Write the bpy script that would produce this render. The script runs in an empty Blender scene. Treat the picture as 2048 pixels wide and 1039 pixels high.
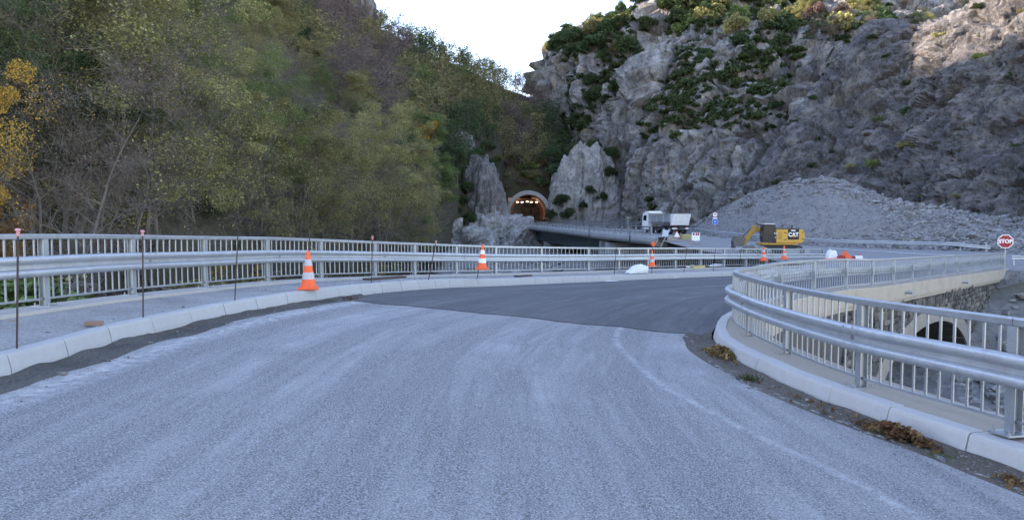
import bpy, bmesh, math, random
import numpy as np
from mathutils import Vector, Matrix
from mathutils.geometry import delaunay_2d_cdt

# ---------------------------------------------------------------- scene, camera, sky, sun
S = bpy.context.scene
C = S.collection
R = math.radians
rng = np.random.default_rng(7)
random.seed(7)
F_PX, CX, CY, HOR = 1480.0, 1024.0, 519.5, 445.0     # pixels of the photograph
CAM = Vector((0, 0, 1.6))
PITCH = math.atan((CY - HOR) / F_PX)
cam_d = bpy.data.cameras.new('camera'); cam = bpy.data.objects.new('camera', cam_d); C.objects.link(cam)
cam_d.sensor_width = 36; cam_d.lens = 36 * F_PX / 2048; cam_d.clip_start = 0.1; cam_d.clip_end = 5000
cam.location = CAM; cam.rotation_euler = (math.pi / 2 - PITCH, 0, 0)
S.camera = cam
SUN_EL, SUN_AZ = 20.0, -84.0          # azimuth: degrees to the right of straight ahead
W = bpy.data.worlds.new('World'); S.world = W; W.use_nodes = True
wn = W.node_tree; wn.nodes.clear()
sky = wn.nodes.new('ShaderNodeTexSky'); sky.sky_type = 'NISHITA'; sky.sun_disc = False
sky.sun_elevation = R(SUN_EL); sky.sun_rotation = R(SUN_AZ); sky.air_density = 1.0; sky.dust_density = 0.25; sky.ozone_density = 1.6; sky.altitude = 700
bg = wn.nodes.new('ShaderNodeBackground'); bg.inputs[1].default_value = 0.14
wo = wn.nodes.new('ShaderNodeOutputWorld')
wn.links.new(sky.outputs[0], bg.inputs[0]); wn.links.new(bg.outputs[0], wo.inputs[0])
sl = bpy.data.lights.new('sun', 'SUN'); sl.energy = 3.0; sl.angle = R(0.53); sl.color = (1, .93, .82)
so = bpy.data.objects.new('sun', sl); C.objects.link(so)
sd = Vector((math.sin(R(SUN_AZ)) * math.cos(R(SUN_EL)), math.cos(R(SUN_AZ)) * math.cos(R(SUN_EL)), math.sin(R(SUN_EL))))
so.rotation_euler = sd.to_track_quat('Z', 'Y').to_euler(); so.location = sd * 300
S.view_settings.view_transform = 'Standard'; S.view_settings.look = 'None'
S.view_settings.gamma = 1; S.view_settings.exposure = 2.7; S.view_settings.use_curve_mapping = False
S.view_settings.use_white_balance = True; S.view_settings.white_balance_temperature = 7450; S.view_settings.white_balance_tint = 23

# ---------------------------------------------------------------- pixel <-> world
CP_, SP_ = math.cos(PITCH), math.sin(PITCH)
def ray(u, v):
    a, b = (u - CX) / F_PX, -(v - CY) / F_PX
    return np.array((a, CP_ + b * SP_, -SP_ + b * CP_))
def P(u, v, d):
    r = ray(u, v); r = r / r[1] * d
    return np.array((r[0], r[1], r[2] + CAM.z))
def Pz(u, d, z):
    r = ray(u, HOR); return np.array((r[0] / r[1] * d, d, z))

# ---------------------------------------------------------------- noise in numpy
def _hash(ix, iy, iz, seed):
    h = (ix.astype(np.int64) * 374761393 + iy.astype(np.int64) * 668265263 + iz.astype(np.int64) * 2147483647 + seed * 974634777) & 0xFFFFFFFF
    h = ((h ^ (h >> 13)) * 1274126177) & 0xFFFFFFFF
    h = (h ^ (h >> 16)) & 0xFFFFFF
    return h / float(0xFFFFFF)
def vnoise(p, seed=0):
    i = np.floor(p).astype(np.int64); f = p - i; f = f * f * (3 - 2 * f)
    r = 0
    for dx in (0, 1):
        wx = f[:, 0] if dx else 1 - f[:, 0]
        for dy in (0, 1):
            wy = f[:, 1] if dy else 1 - f[:, 1]
            for dz in (0, 1):
                wz = f[:, 2] if dz else 1 - f[:, 2]
                r = r + wx * wy * wz * _hash(i[:, 0] + dx, i[:, 1] + dy, i[:, 2] + dz, seed)
    return r * 2 - 1
def fbm(p, o=4, seed=0, ridged=False):
    p = np.asarray(p, float); r = 0; a = 1; t = 0
    for k in range(o):
        n = vnoise(p, seed + k * 17)
        if ridged: n = 1 - 2 * np.abs(n)
        r = r + a * n; t += a; a *= .5; p = p * 2.03 + 11.3
    return r / t
def worley(p, seed=0):
    p = np.asarray(p, float); i = np.floor(p).astype(np.int64)
    d1 = np.full(len(p), 9.); d2 = d1.copy(); cid = np.zeros(len(p)); cpos = np.zeros_like(p)
    for dx in (-1, 0, 1):
        for dy in (-1, 0, 1):
            for dz in (-1, 0, 1):
                c = i + np.array((dx, dy, dz))
                q = c + np.stack([_hash(c[:, 0], c[:, 1], c[:, 2], seed + k) for k in (1, 2, 3)], 1)
                d = np.sqrt(((p - q) ** 2).sum(1)); h = _hash(c[:, 0], c[:, 1], c[:, 2], seed + 9)
                m = d < d1
                d2 = np.where(m, d1, np.minimum(d2, d)); cid = np.where(m, h, cid)
                cpos = np.where(m[:, None], q, cpos); d1 = np.where(m, d, d1)
    return d1, d2, cid, cpos
def TPS(pts, smooth=0.0):
    pts = np.array(pts, float); xy = pts[:, :2]; z = pts[:, 2]; n = len(pts)
    def phi(a, b):
        r2 = ((a[:, None] - b[None]) ** 2).sum(2); return r2 * np.log(r2 + 1e-9)
    A = np.zeros((n + 3, n + 3)); A[:n, :n] = phi(xy, xy) + np.eye(n) * smooth
    A[:n, n] = 1; A[:n, n + 1:] = xy; A[n, :n] = 1; A[n + 1:, :n] = xy.T
    w = np.linalg.solve(A, np.concatenate([z, np.zeros(3)]))
    def f(q):
        q = np.atleast_2d(np.asarray(q, float))[:, :2]
        return phi(q, xy) @ w[:n] + w[n] + q @ w[n + 1:]
    return f

# ---------------------------------------------------------------- paths
class Path:
    """smooth 3D path through points, sampled by arc length"""
    def __init__(s, pts, sub=16):
        p = np.array(pts, float); out = []
        q = np.vstack([2 * p[0] - p[1], p, 2 * p[-1] - p[-2]])
        for k in range(1, len(q) - 2):
            for t in np.linspace(0, 1, sub, endpoint=False):
                a, b, c, d = q[k - 1], q[k], q[k + 1], q[k + 2]
                out.append(.5 * ((2 * b) + (-a + c) * t + (2 * a - 5 * b + 4 * c - d) * t * t + (-a + 3 * b - 3 * c + d) * t ** 3))
        out.append(p[-1]); s.p = np.array(out)
        s.s = np.concatenate([[0], np.cumsum(np.sqrt((np.diff(s.p[:, :2], axis=0) ** 2).sum(1)))]); s.L = s.s[-1]
    def at(s, t): return np.array([np.interp(t, s.s, s.p[:, k]) for k in range(3)]).T
    def tan(s, t, e=.12):
        v = s.at(np.minimum(t + e, s.L)) - s.at(np.maximum(t - e, 0)); v = np.asarray(v, float)
        h = np.sqrt((v[..., :2] ** 2).sum(-1)); return v / h[..., None]
    def nor(s, t):           # left-hand horizontal normal
        v = s.tan(t); return np.stack([-v[..., 1], v[..., 0], 0 * v[..., 0]], -1)
    def off(s, o, dz=0, step=.5, a=0, b=None):
        t = np.arange(a, (s.L if b is None else b) + 1e-6, step)
        return s.at(t) + s.nor(t) * o + np.array((0, 0, dz))
    def near(s, xy): return s.s[((s.p[:, :2] - np.asarray(xy)[:2]) ** 2).sum(1).argmin()]

# ---------------------------------------------------------------- mesh builder
class MB:
    def __init__(s): s.v = []; s.f = []; s.m = []
    def add(s, vs, fs, mi=0):
        o = len(s.v); s.v += [tuple(map(float, q)) for q in vs]; s.f += [tuple(i + o for i in q) for q in fs]; s.m += [mi] * len(fs); return s
    def box(s, c, d, M=None, mi=0):
        c = Vector(c); h = [x / 2 for x in d]
        vs = [Vector((sx * h[0], sy * h[1], sz * h[2])) for sx in (-1, 1) for sy in (-1, 1) for sz in (-1, 1)]
        if M is not None: vs = [M @ q for q in vs]
        return s.add([q + c for q in vs], [(0, 1, 3, 2), (4, 6, 7, 5), (0, 4, 5, 1), (2, 3, 7, 6), (0, 2, 6, 4), (1, 5, 7, 3)], mi)
    def bbox(s, c, d, b=.02, M=None, mi=0):
        """bevelled box: chamfered on all edges"""
        bm = bmesh.new(); bmesh.ops.create_cube(bm, size=1)
        for q in bm.verts: q.co = Vector((q.co.x * d[0], q.co.y * d[1], q.co.z * d[2]))
        bmesh.ops.bevel(bm, geom=bm.edges[:], offset=b, segments=2, affect='EDGES', profile=.6)
        bm.verts.index_update(); T = Vector(c)
        s.add([(M @ q.co if M is not None else q.co) + T for q in bm.verts], [[q.index for q in f.verts] for f in bm.faces], mi); bm.free(); return s
    def tube(s, pts, r, n=8, cap=True, mi=0):
        pts = [Vector(q) for q in pts]; k = len(pts)
        if not hasattr(r, '__len__'): r = [r] * k
        rings = []
        for i, q in enumerate(pts):
            t = (pts[min(i + 1, k - 1)] - pts[max(i - 1, 0)]); t = t.normalized() if t.length else Vector((0, 0, 1))
            a = t.cross(Vector((0, 0, 1)) if abs(t.z) < .9 else Vector((1, 0, 0))).normalized(); b = t.cross(a)
            rings.append([q + (a * math.cos(j * 2 * math.pi / n) + b * math.sin(j * 2 * math.pi / n)) * r[i] for j in range(n)])
        fs = [(i * n + j, i * n + (j + 1) % n, (i + 1) * n + (j + 1) % n, (i + 1) * n + j) for i in range(k - 1) for j in range(n)]
        if cap: fs += [tuple(range(n - 1, -1, -1)), tuple((k - 1) * n + j for j in range(n))]
        return s.add([q for g in rings for q in g], fs, mi)
    def prism(s, poly, a, b, axis='y', mi=0, M=None, T=(0, 0, 0)):
        """polygon of (x,z) extruded from y=a to y=b"""
        n = len(poly); T = Vector(T)
        vs = [Vector((x, a, z)) for x, z in poly] + [Vector((x, b, z)) for x, z in poly]
        if axis == 'x': vs = [Vector((q.y, q.x, q.z)) for q in vs]
        if axis == 'z': vs = [Vector((q.x, q.z, q.y)) for q in vs]
        if M is not None: vs = [M @ q for q in vs]
        return s.add([q + T for q in vs], [tuple(range(n)), tuple(range(2 * n - 1, n - 1, -1))] + [(i, i + n, (i + 1) % n + n, (i + 1) % n) for i in range(n)], mi)
    def grid(s, A, mi=0, closed=False):
        """A: (n,m,3) lofted grid"""
        n, m = A.shape[:2]; fs = []
        for i in range(n - 1):
            for j in range(m if closed else m - 1):
                k = (j + 1) % m; fs.append((i * m + j, (i + 1) * m + j, (i + 1) * m + k, i * m + k))
        return s.add(A.reshape(-1, 3), fs, mi)
    def lathe(s, prof, n=20, T=(0, 0, 0), mi=0):
        A = np.array([[(r * math.cos(a) + T[0], r * math.sin(a) + T[1], z + T[2]) for a in np.linspace(0, 2 * math.pi, n, endpoint=False)] for r, z in prof])
        return s.grid(A, mi, True)
    def mesh(s, name, mats, smooth=False):
        me = bpy.data.meshes.new(name); me.from_pydata(s.v, [], s.f)
        mats = mats if isinstance(mats, (list, tuple)) else [mats]
        for q in mats: me.materials.append(q)
        if len(mats) > 1: me.polygons.foreach_set('material_index', s.m)
        bm = bmesh.new(); bm.from_mesh(me); bmesh.ops.recalc_face_normals(bm, faces=bm.faces[:]); bm.to_mesh(me); bm.free()
        if smooth: me.shade_smooth() if smooth is True else me.set_sharp_from_angle(angle=R(smooth))
        return me
    def build(s, name, mats, parent=None, smooth=False, base=None):
        return link(name, s.mesh(name, mats, smooth), parent, base)
def link(name, me, parent=None, base=None):
    """base: the parent's world location when the mesh is in world coordinates"""
    o = bpy.data.objects.new(name, me); C.objects.link(o)
    if parent is not None: o.parent = parent
    if base is not None: o.location = -Vector(base)
    return o
def thing(name, label, cat, loc=(0, 0, 0), rz=0, group=None):
    o = bpy.data.objects.new(name, None); C.objects.link(o); o.location = loc; o.rotation_euler = (0, 0, rz); o.empty_display_size = .2
    return tag(o, label, cat, group)
def tag(o, label, cat, group=None, kind=None):
    o['label'] = label; o['category'] = cat
    if group: o['group'] = group
    if kind: o['kind'] = kind
    return o
def struct(o): o['kind'] = 'structure'; return o
def stuff(o): o['kind'] = 'stuff'; return o
def npmesh(name, V, F, mats, smooth=True, attrs=None):
    me = bpy.data.meshes.new(name); V = np.asarray(V, np.float32); F = np.asarray(F, np.int32); k = F.shape[1]
    me.vertices.add(len(V)); me.vertices.foreach_set('co', V.ravel())
    me.loops.add(F.size); me.loops.foreach_set('vertex_index', F.ravel())
    me.polygons.add(len(F)); me.polygons.foreach_set('loop_start', np.arange(0, F.size, k, dtype=np.int32))
    me.update(calc_edges=True)
    for q in (mats if isinstance(mats, (list, tuple)) else [mats]): me.materials.append(q)
    me.polygons.foreach_set('use_smooth', np.full(len(F), bool(smooth)))
    for nme, a in (attrs or {}).items():
        at = me.attributes.new(nme, 'FLOAT', 'POINT'); at.data.foreach_set('value', np.asarray(a, np.float32))
    me.validate(); return me
def gridfaces(n, m):
    i, j = np.meshgrid(np.arange(n - 1), np.arange(m - 1), indexing='ij'); a = (i * m + j).ravel()
    return np.stack([a, a + m, a + m + 1, a + 1], 1)
def sheet(name, poly, zf, mat, step=.5, dz=0., attrs=None, skirt=0.):
    """flat-ish sheet inside a polygon (x,y), heights from zf"""
    poly = np.array([q[:2] for q in poly]); n = len(poly)
    x0, y0 = poly.min(0); x1, y1 = poly.max(0)
    gx, gy = np.meshgrid(np.arange(x0 + step / 2, x1, step), np.arange(y0 + step / 2, y1, step)); g = np.stack([gx.ravel(), gy.ravel()], 1)
    ins = np.zeros(len(g), bool); j = n - 1
    for i in range(n):
        c = ((poly[i, 1] > g[:, 1]) != (poly[j, 1] > g[:, 1])) & (g[:, 0] < (poly[j, 0] - poly[i, 0]) * (g[:, 1] - poly[i, 1]) / (poly[j, 1] - poly[i, 1] + 1e-12) + poly[i, 0])
        ins ^= c; j = i
    g = g[ins]; g = g + rng.uniform(-.12, .12, g.shape) * step
    vs = [Vector(q) for q in np.vstack([poly, g])]
    r = delaunay_2d_cdt(vs, [], [list(range(n))], 1, 1e-4)
    V2 = np.array([tuple(q) for q in r[0]]); z = zf(V2) + dz
    F = [tuple(f) if True else f for f in r[2]]
    V = np.column_stack([V2, z])
    return npmesh(name, V, np.array(F), mat, True, {k: f(V2) for k, f in (attrs or {}).items()})

# ---------------------------------------------------------------- materials
class N:
    def __init__(s, name):
        s.mat = bpy.data.materials.new(name); s.mat.use_nodes = True; s.t = s.mat.node_tree; s.t.nodes.clear()
        s.out = s.n('ShaderNodeOutputMaterial'); s.co = s.n('ShaderNodeTexCoord')
    def n(s, ty, **kw):
        q = s.t.nodes.new(ty)
        for k, v in kw.items(): setattr(q, k, v)
        return q
    def set(s, node, i, v):
        if hasattr(v, 'links') or isinstance(v, bpy.types.NodeSocket): s.t.links.new(v, node.inputs[i])
        elif v is not None:
            if node.inputs[i].type == 'RGBA' and not hasattr(v, '__len__'): v = (v, v, v, 1)
            elif node.inputs[i].type == 'RGBA' and len(v) == 3: v = (*v, 1)
            node.inputs[i].default_value = v
    def noise(s, scale, detail=4, rough=.55, vec=None, dist=0., sc3=None):
        q = s.n('ShaderNodeTexNoise'); q.inputs['Scale'].default_value = scale; q.inputs['Detail'].default_value = detail
        q.inputs['Roughness'].default_value = rough; q.inputs['Distortion'].default_value = dist
        v = vec or s.co.outputs['Object']
        if sc3:
            m = s.n('ShaderNodeMapping'); s.set(m, 0, v); m.inputs['Scale'].default_value = sc3; v = m.outputs[0]
        s.set(q, 'Vector', v); return q.outputs['Fac']
    def vor(s, scale, feat='F1', out='Distance', sc3=None, vec=None):
        q = s.n('ShaderNodeTexVoronoi', feature=feat); q.inputs['Scale'].default_value = scale
        v = vec or s.co.outputs['Object']
        if sc3:
            m = s.n('ShaderNodeMapping'); s.set(m, 0, v); m.inputs['Scale'].default_value = sc3; v = m.outputs[0]
        s.set(q, 'Vector', v); return q.outputs[out]
    def ramp(s, fac, stops, interp='LINEAR'):
        q = s.n('ShaderNodeValToRGB'); q.color_ramp.interpolation = interp; e = q.color_ramp.elements
        while len(e) < len(stops): e.new(.5)
        for k, (p, c) in enumerate(stops):
            e[k].position = p; c = (c, c, c) if not hasattr(c, '__len__') else c; e[k].color = (*c[:3], 1)
        s.set(q, 0, fac); return q.outputs[0]
    def mix(s, f, a, b, mode='MIX'):
        q = s.n('ShaderNodeMix', data_type='RGBA', blend_type=mode); s.set(q, 0, f); s.set(q, 6, a); s.set(q, 7, b); return q.outputs[2]
    def math(s, op, a, b=0., c=None):
        q = s.n('ShaderNodeMath', operation=op); s.set(q, 0, a); s.set(q, 1, b)
        if c is not None: s.set(q, 2, c)
        return q.outputs[0]
    def attr(s, name): return s.n('ShaderNodeAttribute', attribute_name=name).outputs['Fac']
    def rand(s): return s.n('ShaderNodeObjectInfo').outputs['Random']
    def bump(s, h, strength=.3, dist=.02):
        q = s.n('ShaderNodeBump'); q.inputs['Strength'].default_value = strength; q.inputs['Distance'].default_value = dist; s.set(q, 'Height', h); return q.outputs[0]
    def pbr(s, col, rough=.8, metal=0., nor=None, spec=.4, **kw):
        q = s.n('ShaderNodeBsdfPrincipled'); s.set(q, 'Base Color', col); s.set(q, 'Roughness', rough); s.set(q, 'Metallic', metal); s.set(q, 'Specular IOR Level', spec)
        if nor is not None: s.set(q, 'Normal', nor)
        for k, v in kw.items(): s.set(q, k, v)
        s.t.links.new(q.outputs[0], s.out.inputs[0]); return s.mat
def plain(name, col, rough=.6, metal=0., var=.15, scale=6., bump=.0, spec=.4, var2=.1):
    m = N(name); a = m.noise(scale, 5, .6)
    c = m.mix(a, tuple(x * (1 - var) for x in col), tuple(min(1, x * (1 + var)) for x in col))
    c = m.mix(m.math('MULTIPLY', m.rand(), var2 * 2), c, tuple(x * .7 for x in col))
    return m.pbr(c, m.ramp(a, [(.3, max(0, rough - .08)), (.7, min(1, rough + .08))]), metal, m.bump(m.noise(scale * 6, 4), bump, .01) if bump else None, spec)

# ================================================================ MATERIALS OF THE PLACE
M = {}
def asphalt(name, lo, hi, dust=None, edges=False, fleck=True, grain=64):
    m = N(name); o = m.co.outputs['Object']
    g = m.noise(grain, 4, .75); g2 = m.noise(grain * 2.6, 2, .6); big = m.noise(.45, 5, .6)
    c = m.mix(m.ramp(g, [(.41, 0), (.59, 1)]), lo, hi)
    c = m.mix(m.math('MULTIPLY', m.ramp(big, [(.35, 0), (.7, 1)]), .35), c, tuple(x * .72 for x in hi))
    if fleck:   # pale worn stones in the surface
        fl = m.ramp(m.vor(44), [(.12, 1), (.3, 0)])
        keep = m.ramp(m.noise(21, 2), [(.46, 0), (.56, 1)])
        c = m.mix(m.math('MULTIPLY', m.math('MULTIPLY', fl, keep), .9), c, (.62, .62, .62))
        dk = m.ramp(m.vor(36), [(.1, 1), (.26, 0)]); c = m.mix(m.math('MULTIPLY', dk, .75), c, (.05, .05, .055))
    if dust:
        lane = m.attr('lane'); cm = m.n('ShaderNodeCombineXYZ'); m.set(cm, 0, lane); m.set(cm, 1, m.math('MULTIPLY', m.attr('along'), .05))
        st = m.noise(1.1, 5, .66, cm.outputs[0]); st2 = m.noise(6.5, 4, .65, cm.outputs[0])
        s_ = m.ramp(m.math('ADD', m.math('MULTIPLY', st, .65), m.math('MULTIPLY', st2, .35)), [(.45, 0), (.62, 1)])
        s_ = m.math('MULTIPLY', s_, m.ramp(m.math('ADD', m.math('MULTIPLY', m.noise(.8, 4), .5), m.math('MULTIPLY', m.noise(24, 3, .7), .5)), [(.36, .1), (.62, 1)]))
        c = m.mix(m.math('MULTIPLY', s_, dust[1]), c, dust[0])
    if edges:
        ln = m.attr('lane'); rt = m.attr('rdist'); wear = m.noise(7, 5, .7)
        # worn white edge line on the right, dust along the left kerb
        a = m.math('SUBTRACT', 1.0, m.math('MULTIPLY', m.math('ABSOLUTE', m.math('SUBTRACT', rt, 1.75)), 11.))
        a = m.math('MULTIPLY', m.math('MAXIMUM', a, 0.), m.ramp(wear, [(.36, 0), (.68, .62)]))
        c = m.mix(m.math('MINIMUM', a, .7), c, (.55, .55, .55))
        a = m.math('SUBTRACT', 1.0, m.math('MULTIPLY', m.math('ABSOLUTE', m.math('SUBTRACT', ln, .62)), 3.))
        a = m.math('MULTIPLY', m.math('MAXIMUM', a, 0.), m.ramp(wear, [(.38, .0), (.66, .8)]))
        c = m.mix(m.math('MINIMUM', a, .75), c, (.58, .57, .55))
    h = m.math('ADD', g, m.math('MULTIPLY', g2, .6))
    return m.pbr(c, .93, 0, m.bump(h, .8, .016), .2)
M['road_old'] = asphalt('worn_asphalt', (.065, .065, .07), (.36, .36, .365), ((.52, .51, .50), .5), True)
M['road_new'] = asphalt('fresh_asphalt', (.055, .056, .06), (.135, .136, .144), ((.24, .24, .24), .5), False, False)
M['road_main'] = asphalt('grey_asphalt', (.16, .16, .165), (.27, .27, .27), None, False, False)
def concrete(name, col, var=.2, rough=.85, stain=(.25, .23, .2), amt=.3, sc=1.):
    m = N(name); a = m.noise(1.3 * sc, 6, .65); b = m.noise(14 * sc, 5, .65); pit = m.ramp(m.vor(70 * sc), [(.05, 1), (.13, 0)])
    c = m.mix(b, tuple(x * (1 - var) for x in col), tuple(min(1, x * (1 + var * .6)) for x in col))
    c = m.mix(m.math('MULTIPLY', m.ramp(a, [(.45, 0), (.72, 1)]), amt), c, stain)
    c = m.mix(m.math('MULTIPLY', pit, .25), c, tuple(x * .5 for x in col))
    c = m.mix(m.math('MULTIPLY', m.rand(), .18), c, tuple(x * .75 for x in col))
    return m.pbr(c, rough, 0, m.bump(m.math('ADD', b, m.noise(60 * sc, 4)), .3, .008), .3)
M['kerb'] = concrete('kerb_concrete', (.37, .366, .36), .2, .85, (.33, .31, .29), .4)
M['ledge'] = concrete('ledge_concrete', (.30, .262, .215), .2, .88, (.28, .24, .2), .55)
M['ledge_left'] = concrete('pale_ledge_concrete', (.36, .34, .31), .2, .88, (.3, .27, .24), .5)
M['beam_conc'] = concrete('edge_beam_concrete', (.36, .31, .25), .2, .88, (.22, .2, .18), .55)
M['arch_conc'] = concrete('arch_ring_concrete', (.27, .235, .195), .25, .9, (.13, .115, .1), .55)
M['bridge_conc'] = concrete('bridge_concrete', (.33, .34, .34), .22, .88, (.16, .16, .16), .5, .5)
M['portal_conc'] = concrete('portal_concrete', (.34, .33, .31), .25, .9, (.14, .13, .12), .6, .5)
def gravelly(name, lo, hi, sc=40., bump=.7, stone=(.5, .5, .5)):
    m = N(name); a = m.noise(sc, 4, .7); b = m.noise(1.1, 5, .6); v = m.vor(sc * .8)
    c = m.mix(a, lo, hi); c = m.mix(m.math('MULTIPLY', m.ramp(b, [(.4, 0), (.7, 1)]), .5), c, tuple(x * .7 for x in lo))
    c = m.mix(m.ramp(v, [(.1, .6), (.28, 0)]), c, stone)
    return m.pbr(c, .95, 0, m.bump(m.math('ADD', a, v), bump, .02), .2)
M['gravel'] = gravelly('compacted_gravel', (.17, .165, .16), (.40, .395, .385), 20, 1., (.5, .49, .48))
M['sand'] = gravelly('wet_sand', (.05, .047, .043), (.135, .127, .115), 26, .9, (.17, .16, .15))
M['dirt'] = gravelly('gutter_dirt', (.055, .047, .037), (.16, .14, .115), 22, .7, (.3, .28, .26))
def galv(name, col=(.37, .395, .42), rough=.42, metal=.75):
    m = N(name); a = m.noise(3.5, 5, .6); b = m.noise(40, 3, .6); sp = m.vor(55, out='Color')
    c = m.mix(a, tuple(x * .82 for x in col), tuple(min(1, x * 1.12) for x in col))
    c = m.mix(.12, c, sp, 'SOFT_LIGHT'); st = m.noise(2.2, 6, .7, sc3=(3, 3, .35)); c = m.mix(m.ramp(st, [(.5, 0), (.7, .45)]), c, tuple(x * .62 for x in col))
    c = m.mix(m.math('MULTIPLY', m.rand(), .25), c, tuple(x * .8 for x in col))
    return m.pbr(c, m.ramp(m.math('ADD', m.math('MULTIPLY', a, .6), m.math('MULTIPLY', b, .4)), [(.3, rough - .08), (.7, rough + .12)]), metal, m.bump(m.noise(9, 4), .05, .01), .5)
M['galv'] = galv('galvanised_steel')
M['galv_beam'] = galv('galvanised_beam_steel', (.42, .445, .47), .44, .7)
M['galv_dark'] = galv('weathered_bridge_steel', (.2, .215, .235), .5, .6)
M['bolt'] = galv('zinc_bolt', (.3, .31, .33), .5, .8)
def rockmat(name, base, dark, pale, ochre, sc=.22, amt=.45, bump=.9, bd=.35):
    m = N(name); o = m.co.outputs['Object']
    a = m.noise(sc, 8, .68); b = m.noise(sc * 5, 7, .7, sc3=(1, 1, .45)); cr = m.noise(sc * 9, 6, .75, sc3=(1.3, 1.3, .5), dist=.8)
    vst = m.noise(sc * 2.2, 6, .6, sc3=(1.6, 1.6, .12))
    c = m.mix(m.ramp(b, [(.32, 0), (.68, 1)]), dark, base)
    c = m.mix(m.ramp(a, [(.46, 0), (.66, .8)]), c, pale)
    c = m.mix(m.math('MULTIPLY', m.ramp(vst, [(.58, 0), (.72, 1)]), amt), c, ochre)
    c = m.mix(m.ramp(cr, [(.36, .85), (.46, 0)]), c, tuple(x * .3 for x in dark)); vd = m.noise(sc * 3.1, 6, .65, sc3=(1.5, 1.5, .09)); c = m.mix(m.ramp(vd, [(.57, 0), (.7, .6)]), c, tuple(x * .55 for x in dark))  # crevice shade put into the colour: darkened cracks and dark vertical streaks
    h = m.math('ADD', m.math('MULTIPLY', b, .6), m.math('ADD', cr, m.math('MULTIPLY', m.noise(sc * 30, 4, .7), .35)))
    return m.pbr(c, .95, 0, m.bump(h, bump, bd), .2)
M['cliff'] = rockmat('limestone', (.235, .23, .226), (.075, .075, .079), (.42, .405, .38), (.38, .275, .17), .22, .7)
M['quarry'] = rockmat('quarried_slate', (.14, .136, .133), (.042, .042, .044), (.26, .248, .235), (.24, .19, .145), .3, .35, 1., .3)
M['outcrop'] = rockmat('pale_limestone', (.34, .33, .315), (.14, .136, .132), (.5, .48, .45), (.27, .21, .15), .4, .4, .9, .2)
M['crag'] = rockmat('dark_limestone', (.2, .195, .188), (.08, .078, .076), (.33, .315, .295), (.24, .19, .14), .4, .4, .9, .2)
M['bed'] = rockmat('river_stone', (.26, .255, .245), (.12, .117, .113), (.42, .41, .39), (.33, .3, .25), 1., .3, .6, .1)
M['soil'] = gravelly('forest_soil', (.035, .032, .022), (.09, .075, .045), 1.2, .8, (.07, .07, .04))
M['rubble'] = rockmat('broken_rock', (.22, .22, .22), (.09, .09, .093), (.46, .46, .455), (.31, .26, .21), 1.6, .35, .5, .05)
M['rubble_fines'] = gravelly('rubble_fines', (.13, .126, .122), (.25, .243, .236), 5., .9, (.33, .325, .32))
M['paint'] = plain('road_paint', (.74, .74, .72), .7, 0, .12, 5)
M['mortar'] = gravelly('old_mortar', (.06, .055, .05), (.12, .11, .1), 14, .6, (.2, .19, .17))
M['steel_green'] = plain('dark_green_girder_paint', (.03, .075, .085), .5, 0, .25, 1.5)

# ================================================================ LAYOUT: lines of the place (pixel, metres ahead)
KL = Path([(-6.3, -14, .42), (-5.85, -6, .36), (-5.55, 0, .3), (-5.42, 4, .24)] + [P(*q) for q in (
    (23, 707, 7.97), (146, 675, 9.07), (242.6, 648.5, 10.2), (327, 631, 11.2), (402, 616, 12.2), (468, 603, 13.2), (527.5, 593, 14.1), (584, 585, 15.0), (640, 578, 15.95),
    (691, 572, 17), (740, 567, 18.1), (783, 563.6, 19.1), (827, 560.5, 20.2), (870, 558.5, 21.4), (910, 557.5, 22.7), (1000, 556.5, 25.6), (1100, 553.5, 28.6), (1200, 550.5, 31.8), (1300, 547, 35), (1400, 544, 38.3), (1520, 540, 42.6), (1650, 536.5, 48.2))])
RL_pts = [P(*q) for q in ((90, 612, 11.2), (265, 590, 13.4), (410, 575, 15.7), (535, 563, 18.1), (642, 556.5, 20.5), (750, 552.5, 23), (829, 550, 25), (912, 548, 27.2), (991, 546.7, 29.2), (1082, 544.5, 31.4), (1176, 542, 33.9), (1237, 540, 35.8), (1365, 536, 39.4), (1500, 533, 44), (1645, 529.5, 50))]
RL = Path([(-8.35, -14, .55), (-8.2, -6, .5), (-8.05, 0, .45), (-7.75, 6, .39)] + RL_pts)
KR = Path([(10.5, -12, -.3), (7.6, -4, -.32), (5.9, 1, -.36), (4.9, 4.4, -.38)] + [P(*q) for q in ((2010, 889.6, 6.59), (1816.6, 828, 7.65), (1682, 782, 8.7), (1584, 747, 9.7), (1522, 719, 10.7), (1478.7, 698, 11.6), (1445, 682, 12.45), (1428, 664, 13.35), (1427, 647, 14.4), (1440, 629, 15.8))] +
          [(5.1, 17.3, -.46), (6.5, 19.9, -.52), (8.6, 23.1, -.62), (10.9, 26.6, -.76), (14.9, 31, -.92), (18.9, 35.4, -1.08), (23, 39.9, -1.2), (27, 44.2, -1.32), (31.2, 48.9, -1.42)])
RR_post = [(9.2, -4.2, -.31), (7.9, -1.9, -.32), (6.85, .35, -.34), (5.9, 2.6, -.36), (5.2, 4.75, -.375), P(2026, 866, 6.9), P(1722, 774, 9.0), P(1574, 714, 11.2), P(1499, 676, 13.0), P(1469, 648, 14.9),
           Pz(1514, 17.5, -.52), Pz(1562, 20.4, -.58), Pz(1630, 23.7, -.68), P(1692, 577, 26.8), P(1744, 573, 29), P(1787, 567.5, 31.2), P(1825, 562, 33.4), P(1859, 557.3, 35.6), P(1889, 553, 37.9), P(1915, 549.6, 40.1), P(1940, 546.4, 42.4), P(1961, 543.6, 44.5), P(1981.6, 540.6, 46.6), P(2000, 538, 48.6), P(2010.5, 536.6, 49.7)]
RR_post = [np.array(q, float) for q in RR_post]
RR = Path(RR_post)
KH = .27                                  # exposed height of the kerb stones
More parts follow.
